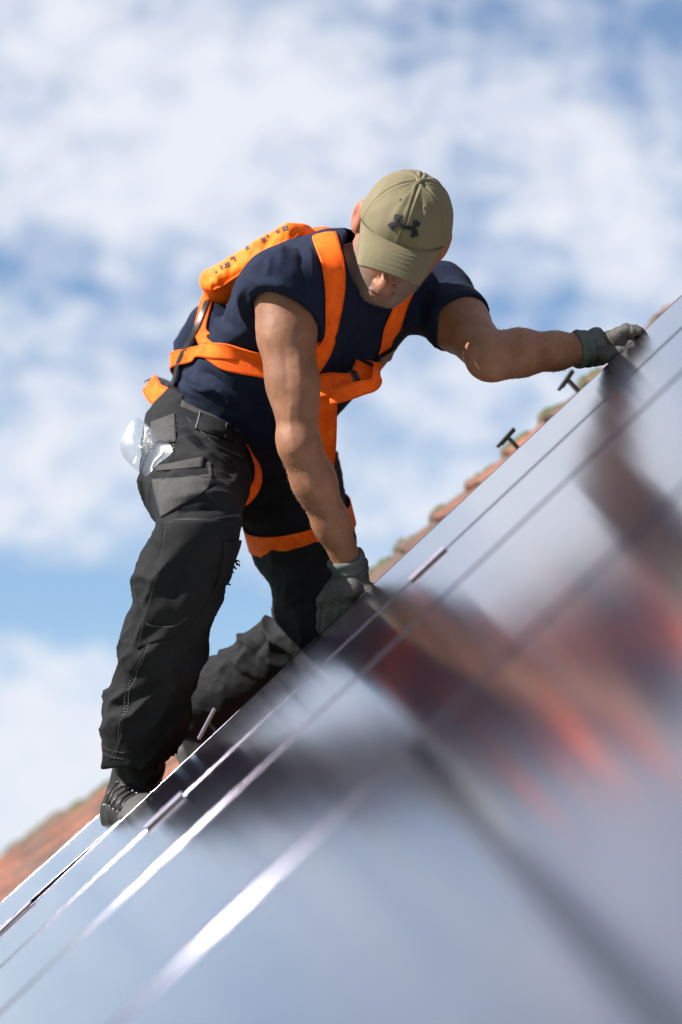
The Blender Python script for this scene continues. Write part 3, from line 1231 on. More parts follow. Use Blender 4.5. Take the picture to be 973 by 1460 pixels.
lipm = np.exp(-((hl[:, 2] + .0775) / .009) ** 2) * np.exp(-(hl[:, 0] / .020) ** 4) * (hl[:, 1] < -.088)
nose = np.exp(-(np.linalg.norm(hl - A(0, -.115, -.042), axis=1) / .022) ** 2)
ear = np.exp(-(np.maximum(0, .082 - np.abs(hl[:, 0])) / .006) ** 2) * (np.linalg.norm(hl, axis=1) < .12)
n1_ = fbm(pos, 60.0, 2, 1.0)
pos += nor * (n1_ * .0004)[:, None]
body = mobj('body', pos, fac, M_SKIN, person)
attr(body, 'beard', beard * (1 - lipm) * .85)
attr(body, 'lip', lipm * .8)
attr(body, 'flush', np.clip(nose + .8 * ear, 0, 1))
BODY = bvh_of(pos, fac)
for sx in (-1, 1):
    u, v = np.meshgrid(np.linspace(0, 2 * math.pi, 13)[:-1], np.linspace(.05, math.pi - .05, 7))
    V = np.stack([.0118 * np.sin(v) * np.cos(u), .0118 * np.sin(v) * np.sin(u), .0118 * np.cos(v)], -1).reshape(-1, 3)
    V = np.array([HP(.031 * sx, -.0802, -.0045) + HM @ p for p in V])
    Fc = [(a * 12 + b, (a + 1) * 12 + b, (a + 1) * 12 + (b + 1) % 12, a * 12 + (b + 1) % 12) for a in range(6) for b in range(12)]
    mobj('eye', V, Fc, M_EYE, person)

# short arm hair that catches the sun
def arm_hair(segs, count):
    V, Fc = [], []
    for _ in range(count):
        a, b, t0, t1 = segs
        t = random.uniform(t0, t1)
        c = a + (b - a) * t
        ax = unit(b - a)
        q = unit(np.cross(ax, rng.normal(size=3)))
        loc, nn, i, d = BODY.ray_cast(Vector(c + q * .12), Vector(-q), .14)
        if loc is None:
            continue
        p, nn = np.array(loc), np.array(nn)
        dr = unit(ax * .8 + nn * .75 + rng.normal(size=3) * .35)
        L = random.uniform(.003, .006)
        sd_ = unit(np.cross(dr, rng.normal(size=3))) * .00016
        k = len(V)
        V += [p - sd_, p + sd_, p + dr * L * .6 + nn * .0006, p + dr * L - nn * .0008]
        Fc += [(k, k + 1, k + 2), (k + 1, k + 3, k + 2)]
    return V, Fc


M_HAIR = mat_plain('arm_hair', (.30, .19, .11), 0.5, 0, .3, 50.0)
for sg, cnt in (((elR, wrR, .05, .92), 480), ((elL, wrL, .08, .95), 480)):
    V, Fc = arm_hair(sg, cnt)
    tag(mobj('arm_hair', V, Fc, M_HAIR, person, False), kind='stuff')

# grey stubble along jaw and chin
M_STUB = mat_plain('stubble', (.30, .28, .26), 0.6, 0, .3, 50.0)
bi_ = np.nonzero((beard * (1 - lipm) > .45) & (nor[:, 1] < .6))[0]
V, Fc = [], []
for i_ in rng.choice(bi_, 3600):
    p, nn = pos[i_] + rng.normal(size=3) * .0012, nor[i_]
    dr = unit(nn + HM @ A(0, -.2, -.7) + rng.normal(size=3) * .3)
    sd_ = unit(np.cross(dr, rng.normal(size=3))) * .00018
    k = len(V)
    V += [p - sd_ - nn * .0008, p + sd_ - nn * .0008, p + dr * random.uniform(.0014, .0030)]
    Fc.append((k, k + 1, k + 2))
tag(mobj('stubble', V, Fc, M_STUB, person, False), kind='stuff')

# ---- T-shirt
vs = Vol(A(-.34, 4.34, -.02), A(.36, 5.08, .57), .0036)
lowS = P(345, 606, 4.86)
vs.econe(lowS, chest, (.165, .118), (.185, .135), lat, .03)
vs.econe(chest, uchest, (.185, .135), (.160, .098), lat, .04)
vs.econe(P(430, 430, 4.73), P(495, 385, 4.69), (.15, .07), (.13, .06), lat, .05)
vs.cone(P(305, 475, 4.86), P(268, 545, 4.94), .062, .060, .06)
vs.cone(shR, uchest, .066, .066, .05)
vs.cone(shL, uchest, .062, .066, .05)
vs.cone(uchest, neckb, .08, .068, .03)
aR = unit(elR - shR)
vs.cone(shR + A(-.002, .0, .004), shR + (elR - shR) * .36, .071, .069, .035)
vs.cone(shR + A(-.025, .01, -.01), shR + A(-.022, .01, -.05), .055, .052, .03)
vs.cone(shL, shL + (elL - shL) * .44, .068, .067, .03)
# neck opening and sleeve mouths
c1 = P(361, 447, 4.51); c2 = P(396, 414, 4.43); c3 = P(449, 476, 4.50)
nr_ = np.cross(c2 - c1, c3 - c1)
nr_ = nr_ if nr_ @ aR > 0 else -nr_
vs.cut(c1, nr_, shR + A(-.16, -.14, -.30), shR + A(.10, .12, .05))
cL = P(655, 468, 4.64)
vs.cut(cL, unit(unit(elL - shL) + A(.15, 0, -.25)), shL + A(.0, -.35, -.25), shL + A(.30, .10, .15))
vs.cone(shR + (elR - shR) * .05, shR + (elR - shR) * .6, .058, .052, .004, True)
vs.cone(shL + (elL - shL) * .1, shL + (elL - shL) * .7, .056, .056, .004, True)
vs.cone(P(522, 398, 4.60), HP(0, -.02, -.09) + A(-.02, 0, .03), .060, .075, .006, True)
vs.cone(P(505, 372, 4.64), headj + A(-.01, .0, .03), .058, .062, .006, True)
pos, fac = vs.mesh(2)
nor = normals(pos, fac)
SB = bvh_of(pos, fac)
base = pos.copy()
for pts, hgt, wd in [
        ([(352, 392), (372, 405), (400, 407), (432, 425)], .005, .008), ([(348, 425), (368, 408), (398, 398)], .004, .007),
        ([(352, 440), (362, 420), (385, 408)], .004, .006), ([(405, 352), (400, 375), (392, 395)], .0035, .010),
        ([(385, 362), (384, 380), (378, 398)], .003, .008), ([(440, 350), (443, 375), (446, 402), (452, 430)], .004, .010),
        ([(425, 350), (430, 380), (440, 410)], -.003, .008), ([(300, 440), (312, 462), (330, 480)], .005, .012),
        ([(318, 445), (328, 462), (352, 478)], -.004, .01), ([(262, 528), (290, 548), (322, 570)], .006, .010),
        ([(270, 548), (292, 556), (312, 552)], .006, .008), ([(278, 532), (300, 535), (330, 560), (345, 575)], -.005, .010),
        ([(300, 545), (320, 562), (342, 586)], .006, .008), ([(258, 540), (275, 562), (298, 570)], .005, .008),
        ([(500, 480), (470, 510), (440, 545)], .005, .014), ([(560, 470), (520, 505), (480, 540)], .005, .014),
        ([(600, 440), (575, 462), (545, 480)], .004, .012), ([(640, 400), (625, 425), (612, 450)], .004, .010),
        ([(655, 400), (648, 430), (634, 455)], .003, .010), ([(500, 440), (485, 470), (470, 500)], .004, .012)]:
    fold(pos, nor, SB, pts, hgt * 1.7, wd * .9)
q = base.copy()
al = (q - pelv) @ spine
pos += nor * (fbm(q, 14.0, 3, 2.0) * .0035)[:, None]
warp = fbm(q, 5.0, 2, 9.0)
low = np.clip((.16 - al) / .12, 0, 1)
pos += nor * (np.maximum(0, np.sin((al + .05 * warp + .25 * ((q - pelv) @ lat)) * 150)) ** 2 * .0045 * low * np.clip(.4 + fbm(q, 9.0, 2, 4.0), 0, 1))[:, None]
shirt = mobj('t_shirt', pos, fac, M_SHIRT, person)
SB = bvh_of(pos, fac)
# sleeve hems: a doubled band
def hem_ring(bvh, c, ax, r0, count=64, off=0.0):
    ax = unit(ax)
    u = unit(np.cross(ax, A(.3, .8, .2)))
    v = np.cross(ax, u)
    ps, ns = [], []
    for k in range(count):
        th = 2 * math.pi * k / count
        d = math.cos(th) * u + math.sin(th) * v
        loc, nn, i, dist = bvh.ray_cast(Vector(c + d * r0), Vector(-d), r0)
        if loc is None:
            loc = Vector(c + d * r0 * .5)
        ps.append(np.array(loc)); ns.append(d)
    return np.array(ps), np.array(ns)


def smooth_ring(ps, it=3):
    for _ in range(it):
        ps = (np.roll(ps, 1, 0) + 2 * ps + np.roll(ps, -1, 0)) / 4
    return ps


# ---- trousers
vt = Vol(A(-.46, 4.30, -.58), A(.10, 5.16, .27), .0038)
vt.econe(P(340, 590, 4.845), P(352, 645, 4.88), (.178, .128), (.182, .135), latP, .03)
vt.ell(P(300, 625, 4.93), np.eye(3), (.11, .12, .10), .05)          # seat
# right leg: thigh towards the lens, then the long shin
thR = hipR + (knR - hipR) * .5
vt.chain([P(286, 640, 4.79), P(281, 690, 4.625), knR + A(-.004, .02, .012)], [.102, .095, .079], .035)
vt.cone(P(255, 612, 4.80), P(258, 680, 4.64), .060, .055, .05)
shn = [knR + A(-.006, .004, -.004), knR + (anR - knR) * .22 + A(-.014, 0, 0), knR + (anR - knR) * .5 + A(-.010, 0, 0), knR + (anR - knR) * .78 + A(-.012, 0, 0), anR + A(-.016, 0, .01), anR + A(-.012, 0, 0) + unit(anR - knR) * .06]
vt.chain(shn, [.0735, .0785, .0755, .073, .077, .074], .008, .03)
vt.cone(P(160, 1025, 4.69), P(172, 1075, 4.69), .03, .035, .03)
# left leg: down to the knee on the tiles, shin folded back
thL = hipL + (knL - hipL) * .5
vt.chain([hipL, thL + A(.004, 0, 0), knL + (hipL - knL) * .14, knL], [.118, .098, .074, .068], .03)
vt.chain([knL, knL + (anL - knL) * .35 + A(0, 0, .006), knL + (anL - knL) * .8, anL], [.060, .070, .068, .066], .012, .03)
wb1, wb2, wb3 = P(248, 553, 4.88), P(346, 594, 4.72), P(470, 640, 4.90)
nw = np.cross(wb2 - wb1, wb3 - wb1)
nw = nw if nw[2] > 0 else -nw
vt.cut(wb2, nw, A(-.46, 4.5, .02), A(.10, 5.16, .27))
vt.econe(lowS, chest, (.160, .112), (.185, .130), lat, .004, True)      # hollow the waistband round the shirt
hemR = anR + unit(anR - knR) * .012
vt.cut(P(176, 1088, 4.66), unit(A(.10, .05, -1)), A(-.46, 4.5, -.60), A(-.10, 4.9, -.44))
vt.cone(anR + (knR - anR) * .06, anR + unit(anR - knR) * .08, .062, .064, .004, True)
vt.cut(anL + unit(anL - knL) * .02, unit(anL - knL), A(-.46, 4.9, -.50), A(-.22, 5.16, -.2))
pos, fac = vt.mesh(2)
nor = normals(pos, fac)
TB = bvh_of(pos, fac)
base = pos.copy()
for pts, hgt, wd in [
        # shin folds, falling from the torn knee towards the outer ankle
        ([(300, 800), (268, 850), (232, 912), (182, 962)], .008, .013), ([(258, 880), (228, 912), (190, 950)], .007, .009),
        ([(318, 838), (280, 905), (240, 960)], .006, .014), ([(300, 900), (262, 965), (222, 1010)], .006, .013),
        ([(280, 760), (250, 790), (222, 830)], .006, .010), ([(240, 800), (218, 838), (200, 870)], .005, .010),
        ([(222, 985), (190, 1016), (162, 1040)], .008, .010), ([(250, 985), (228, 1020), (200, 1055)], .006, .012),
        ([(272, 1000), (256, 1030), (225, 1060)], .006, .010), ([(215, 860), (200, 900), (186, 935)], .005, .010),
        ([(200, 975), (175, 990), (150, 1015)], .006, .009), ([(180, 1045), (205, 1050), (235, 1045)], .005, .009),
        ([(232, 912), (205, 945), (178, 985)], -.006, .010), ([(240, 960), (215, 985), (185, 1000)], -.006, .010),
        # thigh: bunching over the knee
        ([(222, 700), (255, 682), (300, 690), (338, 700)], .009, .012), ([(228, 722), (262, 708), (310, 705), (342, 716)], .006, .008),
        ([(232, 735), (280, 726), (338, 728)], -.008, .012), ([(222, 668), (260, 655), (310, 662)], .005, .010),
        ([(255, 620), (290, 650), (335, 672)], .007, .011), ([(262, 608), (300, 636), (345, 655)], -.005, .010),
        ([(215, 640), (250, 632), (285, 640)], .005, .009), ([(325, 600), (338, 625), (346, 650)], .005, .010),
        ([(290, 575), (320, 598), (340, 620)], .004, .008), ([(345, 665), (330, 690), (320, 700)], .005, .008),
        # other leg
        ([(352, 780), (390, 800), (430, 805)], .006, .014), ([(380, 830), (410, 840), (440, 842)], .006, .013),
        ([(405, 868), (425, 860), (450, 866)], -.006, .012), ([(415, 905), (395, 912), (380, 940)], .008, .014),
        ([(388, 900), (375, 915), (362, 945)], -.007, .010), ([(360, 908), (352, 930), (335, 955)], .007, .012),
        ([(330, 928), (325, 945), (305, 965)], .006, .012), ([(420, 890), (432, 905), (430, 925)], .006, .010)]:
    fold(pos, nor, TB, pts, hgt * 1.5, wd * .9)
q = base
f1 = fbm(q, 11.0, 3, 5.0)
f2 = fbm(q * A(1, 1, 2.2), 24.0, 3, 6.0)
rid = 1 - np.abs(fbm(q * A(1.0, 1.0, 1.6) + A(.1, 0, 0), 13.0, 2, 8.0)) * 2.2
pos += nor * (f1 * .005 + f2 * .0008 + np.clip(rid, 0, 1) ** 3 * .0016)[:, None]
leg_folds(pos, nor, base, knR, anR, .10, .070, 6, .0055, 11.0, .02, .98, 4.0)
leg_folds(pos, nor, base, knR, anR, .10, .120, 3, .011, 31.0, .05, .98)
leg_folds(pos, nor, base, P(286, 640, 4.79), knR, .13, .040, 1, .010, 12.0, .05, .92, 3.0)
leg_folds(pos, nor, base, knL, anL, .10, .055, 3, .011, 13.0, .0, 1.0)
leg_folds(pos, nor, base, hipL, knL, .13, .07, -2, .007, 14.0, .1, 1.0)
trous = mobj('trousers', pos, fac, M_TROUS, person)
TB = bvh_of(pos, fac)

# pocket flaps, patches, seams
def on_trousers(name, left, right, mat, lift=.001, thick=.0016, bulge=0.0, n=18, m=12, near=4.6, parent=None):
    V, Fc = patch_vf(TB, left, right, n, m, lift, thick, near, bulge)
    return mobj(name, V, Fc, mat, parent or trous)


def seam(pts, width=.0016, mat=None, lift=.0008, n=40, name='seam', dash=False):
    ps, ns = path_on(TB, pts, n)
    if not dash:
        V, Fc = ribbon_vf(ps, ns, width, .0009, lift, 2)
    else:
        prt = []
        ps = spline(ps, n * 3)
        ns = spline(ns, n * 3)
        for i in range(0, len(ps) - 2, 3):
            prt.append(ribbon_vf(ps[i:i + 2], ns[i:i + 2], width, .0008, lift, 1))
        V, Fc = merge(prt)
    return mobj(name, V, Fc, mat or M_STITCH, trous, False)


on_trousers('pocket_flap', [(222, 665), (225, 672)], [(292, 652), (289, 667)], M_TROUS_LIT, .0012, .0018, .003)
on_trousers('knee_flap', [(218, 684), (222, 706), (231, 738)], [(303, 678), (302, 688), (296, 698)], M_TROUS_LIT, .0012, .0018, .005, 22, 20)
on_trousers('tool_pocket', [(282, 588), (278, 612)], [(334, 606), (330, 630)], M_TROUS, .0015, .0018, .006)
on_trousers('pocket_flap', [(262, 562), (258, 580)], [(345, 600), (341, 616)], M_TROUS_LIT, .001, .0015, .001)
on_trousers('back_pocket', [(216, 602), (214, 632)], [(250, 590), (252, 630)], M_TROUS_LIT, .001, .0015, .001)
on_trousers('knee_pad_pocket', [(238, 742), (228, 800), (206, 880), (196, 925)], [(335, 742), (318, 800), (292, 860), (262, 900)], M_TROUS, .001, .0015, .001, 40, 26)
seam([(298, 660), (303, 690)], .006, M_TROUS_LIT)
seam([(238, 745), (262, 741), (300, 741), (342, 735)], .004, M_TROUS_LIT)
for off in (0, 4):
    seam([(236 + off, 752), (232 + off, 790), (222 + off, 840), (214 + off, 890), (200 + off, 940), (182 + off, 980), (172 + off, 1030), (158 + off, 1082)], .0011, None, .0012, 90, dash=True)
seam([(234, 752), (230, 790), (220, 840), (212, 890), (198, 940), (180, 980), (170, 1030), (156, 1082)], .0016, M_TROUS, .0006, 60)
seam([(137, 1062), (160, 1070), (178, 1073)], .0012, None, .001, 30, dash=True)
seam([(137, 1072), (158, 1078), (176, 1082)], .0012, None, .001, 30, dash=True)
seam([(262, 566), (300, 582), (344, 604)], .0011, None, .0034, 50, dash=True)
seam([(240, 600), (246, 620), (250, 640)], .0013, None, .001, 20, dash=True)
seam([(266, 596), (300, 628), (345, 652)], .0011, None, .001, 50, dash=True)
seam([(285, 590), (281, 612)], .0016, M_STITCH, .006, 12)
seam([(321, 606), (318, 626)], .0016, M_STITCH, .006, 12)
seam([(210, 888), (228, 893), (250, 890), (264, 880)], .0011, None, .0035, 30, dash=True)
# frayed cloth at the torn knee
prt = []
for (fx, fy) in [(345, 774), (347, 782), (345, 790), (348, 797), (346, 806), (342, 812), (338, 818), (336, 825), (331, 830), (326, 833), (343, 778), (341, 800)]:
    c0, nn = hit(TB, fx - 12, fy, 4.5)
    c0 = P(fx - 9, fy, c0[1] + .01)
    for k in range(4):
        dr = unit(A(.9, random.uniform(-.5, .5), random.uniform(-.9, .5)))
        L = random.uniform(.004, .009)
        pts = [c0 + rng.normal(size=3) * .003 - A(.006, 0, 0)]
        for j in range(4):
            pts.append(pts[-1] + unit(dr + rng.normal(size=3) * .9) * L / 2.4)
        prt.append(tube_vf(pts, [.0026, .0022, .0018, .0016, .0012], 4))
V, Fc = merge(prt)
tag(mobj('frayed_edge', V, Fc, M_TROUS, trous), kind='stuff')
V, Fc = patch_vf(TB, [(318, 770), (312, 815), (304, 838)], [(344, 770), (340, 815), (322, 832)], 16, 8, .004, .002)
mobj('torn_flap', V, Fc, M_TROUS, trous)
# trouser hem, inner lining visible at the left shin
# ---- cap (in head coordinates: -y forward, z up)
cap = empty('cap', tuple(HC), person)
# Empty child keeps the person's placement: undo it
cap.matrix_basis = world_mat(person).inverted() @ Matrix.Translation(Vector(HC))
CZ, CRX, CRY, CRZ = .022, .0885, .112, .094


def crown_pt(az, el, off=0.0):
    ce, se = max(math.cos(el), 0.0), math.sin(el)
    sqz = 1 + .05 * math.cos(2 * az)
    x = CRX * ce ** .82 * math.sin(az) * (1 + off / .09)
    y = -CRY * ce ** .82 * math.cos(az) * (1 + off / .10) * (1.0 if math.cos(az) < 0 else .985) + .006
    z = CZ + CRZ * se ** 1.02 * (1 + off / .10) + .016 * (math.cos(az) * .5 + .5) * (1 - se)
    # the rim rides low at the back
    return A(x, y, z - .020 * (1 - se) * (.5 - .5 * math.cos(az)))


M_CAPSEAM = mat_plain('cap_seam', (.045, .036, .018), .85, 0, .2, 200.0)
NA, NE = 240, 60
V = np.zeros((NA, NE, 3))
for i in range(NA):
    az = 2 * math.pi * i / NA - math.pi
    for j in range(NE):
        el = (math.pi / 2) * (j / (NE - 1)) ** .92 * .999
        off = .0
        for k in range(6):
            da = (az - k * math.pi / 3 + math.pi) % (2 * math.pi) - math.pi
            dd = abs(da) * .095 * max(math.cos(el), .05)
            off += -.0017 * math.exp(-(dd / .0016) ** 2) + .0009 * math.exp(-((dd - .0045) / .0022) ** 2)
        off += .0012 * mnoise.noise(Vector((math.sin(az) * 3, math.cos(az) * 3, el * 3))) * 1.5
        # soft dent right of the front seam, as worn
        off += -.004 * math.exp(-(((az - .34) / .16) ** 2 + ((el - 1.0) / .22) ** 2))
        off += .0022 * math.exp(-(((az + .30) / .10) ** 2 + ((el - .75) / .5) ** 2))
        V[i, j] = HP(*crown_pt(az, el, off))
Vi = V.reshape(-1, 3)
Fc = []
for i in range(NA):
    i2 = (i + 1) % NA
    for j in range(NE - 1):
        Fc.append((i * NE + j, i2 * NE + j, i2 * NE + j + 1, i * NE + j + 1))
crown = mobj('crown', Vi, Fc, M_CAP, cap)
md = crown.modifiers.new('solid', 'SOLIDIFY'); md.thickness = .002; md.offset = -1


def brim_pt(u, v, dz=0.0):
    az = u * R(66)
    b = crown_pt(az, 0.0)
    c0 = crown_pt(0, 0.0)
    a = abs(u)
    rc = max(0.0, (a - .72) / .28)
    fy = c0[1] - .057 + .012 * u * u + .026 * rc ** 2.2
    fx = b[0] * (.80 - .02 * rc)
    fz = c0[2] - math.tan(R(27)) * .057 - .013 * u * u
    s_ = v
    x = b[0] + (fx - b[0]) * s_
    y = b[1] + (fy - b[1]) * s_
    z = b[2] + .001 + (fz - b[2]) * s_ + .006 * math.sin(math.pi * s_) * (1 - a * a) + dz
    return A(x, y, z)


n, m = 60, 40
top, bot = np.zeros((n, m, 3)), np.zeros((n, m, 3))
for i in range(n):
    for j in range(m):
        u, v = 2 * i / (n - 1) - 1, j / (m - 1)
        rdg = .0007 * max(0, math.sin(v * 2 * math.pi * 7.0)) if .1 < v < .97 else 0
        top[i, j] = HP(*brim_pt(u, v, .0016 + rdg))
        bot[i, j] = HP(*brim_pt(u, v, -.0016))
V, Fc = grid_solid(top, bot)
mobj('brim', V, Fc, M_CAP, cap)
V, Fc = tube_vf([HP(*(crown_pt(a_, 0.012, .0012))) for a_ in np.linspace(R(-66), R(66), 50)], .0013, 6)
mobj('brim_seam', V, Fc, M_CAPSEAM, cap)
V, Fc = tube_vf([HP(*(crown_pt(0, math.pi / 2 * .999) + A(0, 0, dz))) for dz in (-.002, .002, .004, .005)], [.0078, .0075, .005, .001], 14)
mobj('button', V, Fc, M_CAP, cap)
for az in (-.42, .46):
    ps = [HP(*crown_pt(az + .036 * math.cos(t), .98 + .030 * math.sin(t), .0006)) for t in np.linspace(0, 2 * math.pi, 17)]
    V, Fc = tube_vf(ps, .0009, 6, False)
    mobj('eyelet', V, Fc, M_CAP, cap)
    V, Fc = tube_vf([HP(*crown_pt(az, .98, -.0005)), HP(*crown_pt(az, .98, .0006))], .0016, 8)
    mobj('eyelet_hole', V, Fc, M_BLACKP, cap)


# embroidered mark: two flared arcs that cross, raised thread
def logo_pt(x, y, off):
    # x right, y up in metres on the crown front
    return HP(*crown_pt(x / .080, .50 + y / .088, off))


EMB = [[(262, 272), (392, 262), (372, 330), (356, 388), (330, 400), (292, 386), (268, 330)],
       [(190, 466), (225, 420), (262, 396), (332, 402), (322, 440), (306, 486), (290, 540), (240, 500)],
       [(590, 318), (650, 345), (704, 388), (664, 428), (612, 452), (574, 442), (568, 380)],
       [(552, 462), (604, 456), (640, 484), (648, 530), (654, 584), (590, 598), (540, 612), (556, 540)],
       [(318, 380), (380, 388), (470, 410), (575, 430), (592, 456), (560, 452), (470, 432), (390, 412), (322, 410)],
       [(312, 398), (336, 406), (400, 440), (480, 456), (560, 446), (588, 466), (545, 484), (450, 474), (370, 452), (318, 432)]]


def emblem_vf(poly, k):
    ph = R(14)
    q = []
    for X, Y in poly:
        dx, dy = (X - 445) / 10.81 / 763, -(Y - 432) / 10.81 / 763
        q.append((dx * math.cos(ph) - dy * math.sin(ph), dx * math.sin(ph) + dy * math.cos(ph)))
    n = len(q)
    c = np.mean(q, axis=0)
    V = [logo_pt(x, y, .0019 + .0002 * k) for x, y in q] + [logo_pt(x, y, -.0015) for x, y in q]
    V.append(logo_pt(c[0], c[1], .0026 + .0002 * k))
    Fc = [(i, 2 * n, (i + 1) % n) for i in range(n)] + [(i, (i + 1) % n, n + (i + 1) % n, n + i) for i in range(n)]
    return np.array(V), Fc


M_THREAD = mat_cloth('black_thread', (.008, .007, .013), (.016, .014, .022), .5, 900.0, .6, 80.0, 700.0)
for k_, pl_ in enumerate(EMB):
    V, Fc = emblem_vf(pl_, k_ % 2)
    mobj('emblem', V, Fc, M_THREAD, cap, False)


# ---- gloves: palm, five fingers; knitted cuff
def glove(name, W, D, FD, side, spec, th, cuff_r, parent, relax=1):
    """W wrist, D wrist->knuckles unit, PAL palm normal unit, side = towards the thumb; spec = per finger list of joint points"""
    pts = np.array([W] + [p for f in spec for p in f[0]] + [p for p in th[0]])
    v = Vol(pts.min(0) - .05, pts.max(0) + .05, .0019)
    kn = [f[0][0] for f in spec]
    v.econe(W - D * .012, W + D * .045, (.031, .024), (.042, .019), side, .012)
    for a, b in zip(kn[:-1], kn[1:]):
        v.cone(a, b, .0145, .0145, .012)
        v.cone(W + D * .035 + (a - W - D * .035) * .3, a, .0175, .0145, .012)
    v.cone(W + D * .03, kn[-1], .017, .0145, .012)
    for f, r in spec:
        v.chain(f, r, .0035)
    v.chain(th[0], th[1], .010, .006)
    v.cut(W - D * .004, -D)
    pos, fac = v.mesh(relax)
    nor = normals(pos, fac)
    along = (pos - W) @ D
    cr = np.sin(along * 420 + 6 * fbm(pos, 30, 2, 3.0)) * np.exp(-((along - .085) / .035) ** 2)
    pos += nor * (fbm(pos, 70.0, 3, 2.0) * .0011 + cr * .0006)[:, None]
    g = mobj(name, pos, fac, M_GLOVE, parent)
    # knitted cuff, rolled and ribbed
    prof = [(-.034, cuff_r - .001), (-.0345, cuff_r + .0035), (-.030, cuff_r + .0050), (-.024, cuff_r + .0030), (-.018, cuff_r + .0015), (-.014, cuff_r + .0035),
            (-.009, cuff_r + .0035), (-.006, cuff_r + .001), (-.001, cuff_r + .003), (.004, cuff_r + .004), (.010, cuff_r + .0045), (.018, cuff_r + .004)]
    nA = 72
    u = unit(side - FD * (side @ FD)); vv = np.cross(FD, u)
    VV = []
    for (z, r) in prof:
        for k in range(nA):
            a = 2 * math.pi * k / nA
            rr = r + .0007 * math.cos(a * 36) + .0012 * math.sin(a * 3 + z * 200)
            VV.append(W + (FD if z < 0 else D) * (z + .0020 * math.sin(a * 2 + 1)) + rr * (u * math.cos(a) * 1.03 + vv * math.sin(a) * .95))
    FF = [(i * nA + k, i * nA + (k + 1) % nA, (i + 1) * nA + (k + 1) % nA, (i + 1) * nA + k) for i in range(len(prof) - 1) for k in range(nA)]
    c = mobj('cuff', VV, FF, M_KNIT, g)
    c.modifiers.new('s', 'SOLIDIFY').thickness = -.0018
    return g, bvh_of(pos, fac)


# right hand: gripping the panel's outer edge from behind
fR = .0112
W = wrR + dR * .008
kR = [P(464, 858, 4.555), P(474, 853, 4.532), P(488, 848, 4.520), P(503, 842, 4.518)]       # little ... index
spec = []
for i, k in enumerate(kR):
    L = [.028, .034, .036, .034][i]
    d1 = unit(A(-.16 - .06 * i, -.10, -1.0))
    d2 = unit(A(-.05, -.02, -1.0))
    d3 = unit(A(.35, -.45, -.75))
    p1 = k + d1 * L
    p2 = p1 + d2 * L * .75
    p3 = p2 + d3 * L * .6
    spec.append(([k, p1, p2, p3], [fR * 1.18, fR * 1.08, fR, fR * .85]))
thR_ = [P(512, 830, 4.535), P(526, 842, 4.522), P(522, 858, 4.513), P(512, 872, 4.508)]
GD = unit((kR[1] + kR[2]) / 2 - W)
glove_r, GB = glove('glove', W, GD, dR, A(.75, -.6, .1), spec, (thR_, [.017, .0145, .0125, .010]), .0300, person)
glove_r['label'] = 'grey work glove gripping the panel edge near the knee'
# left hand: fingers laid over the edge further up
W = wrL + dL * .012
kL = [P(876, 500, 4.60), P(880, 492, 4.58), P(883, 485, 4.56), P(882, 479, 4.535)]
spec = []
for i, k in enumerate(kL):
    L = [.026, .032, .034, .032][i]
    tip = [P(900, 492, 4.555), P(908, 482, 4.545), P(914, 474, 4.530), P(913, 472, 4.512)][i]
    mid = k + (tip - k) * .5 + N_ * .009
    spec.append(([k, mid, k + (tip - k) * .80 + N_ * .004, tip], [.0125, .0118, .0105, .0085]))
thL_ = [P(856, 504, 4.565), P(872, 508, 4.548), P(888, 500, 4.535), P(902, 488, 4.525)]
GD = unit((kL[1] + kL[2]) / 2 - W)
glove_l, GB2 = glove('glove', W, GD, dL, A(0, -.8, -.5), spec, (thL_, [.016, .0135, .0115, .0095]), .0310, person)
glove_l['label'] = 'dark work glove laid over the panel edge on the right'

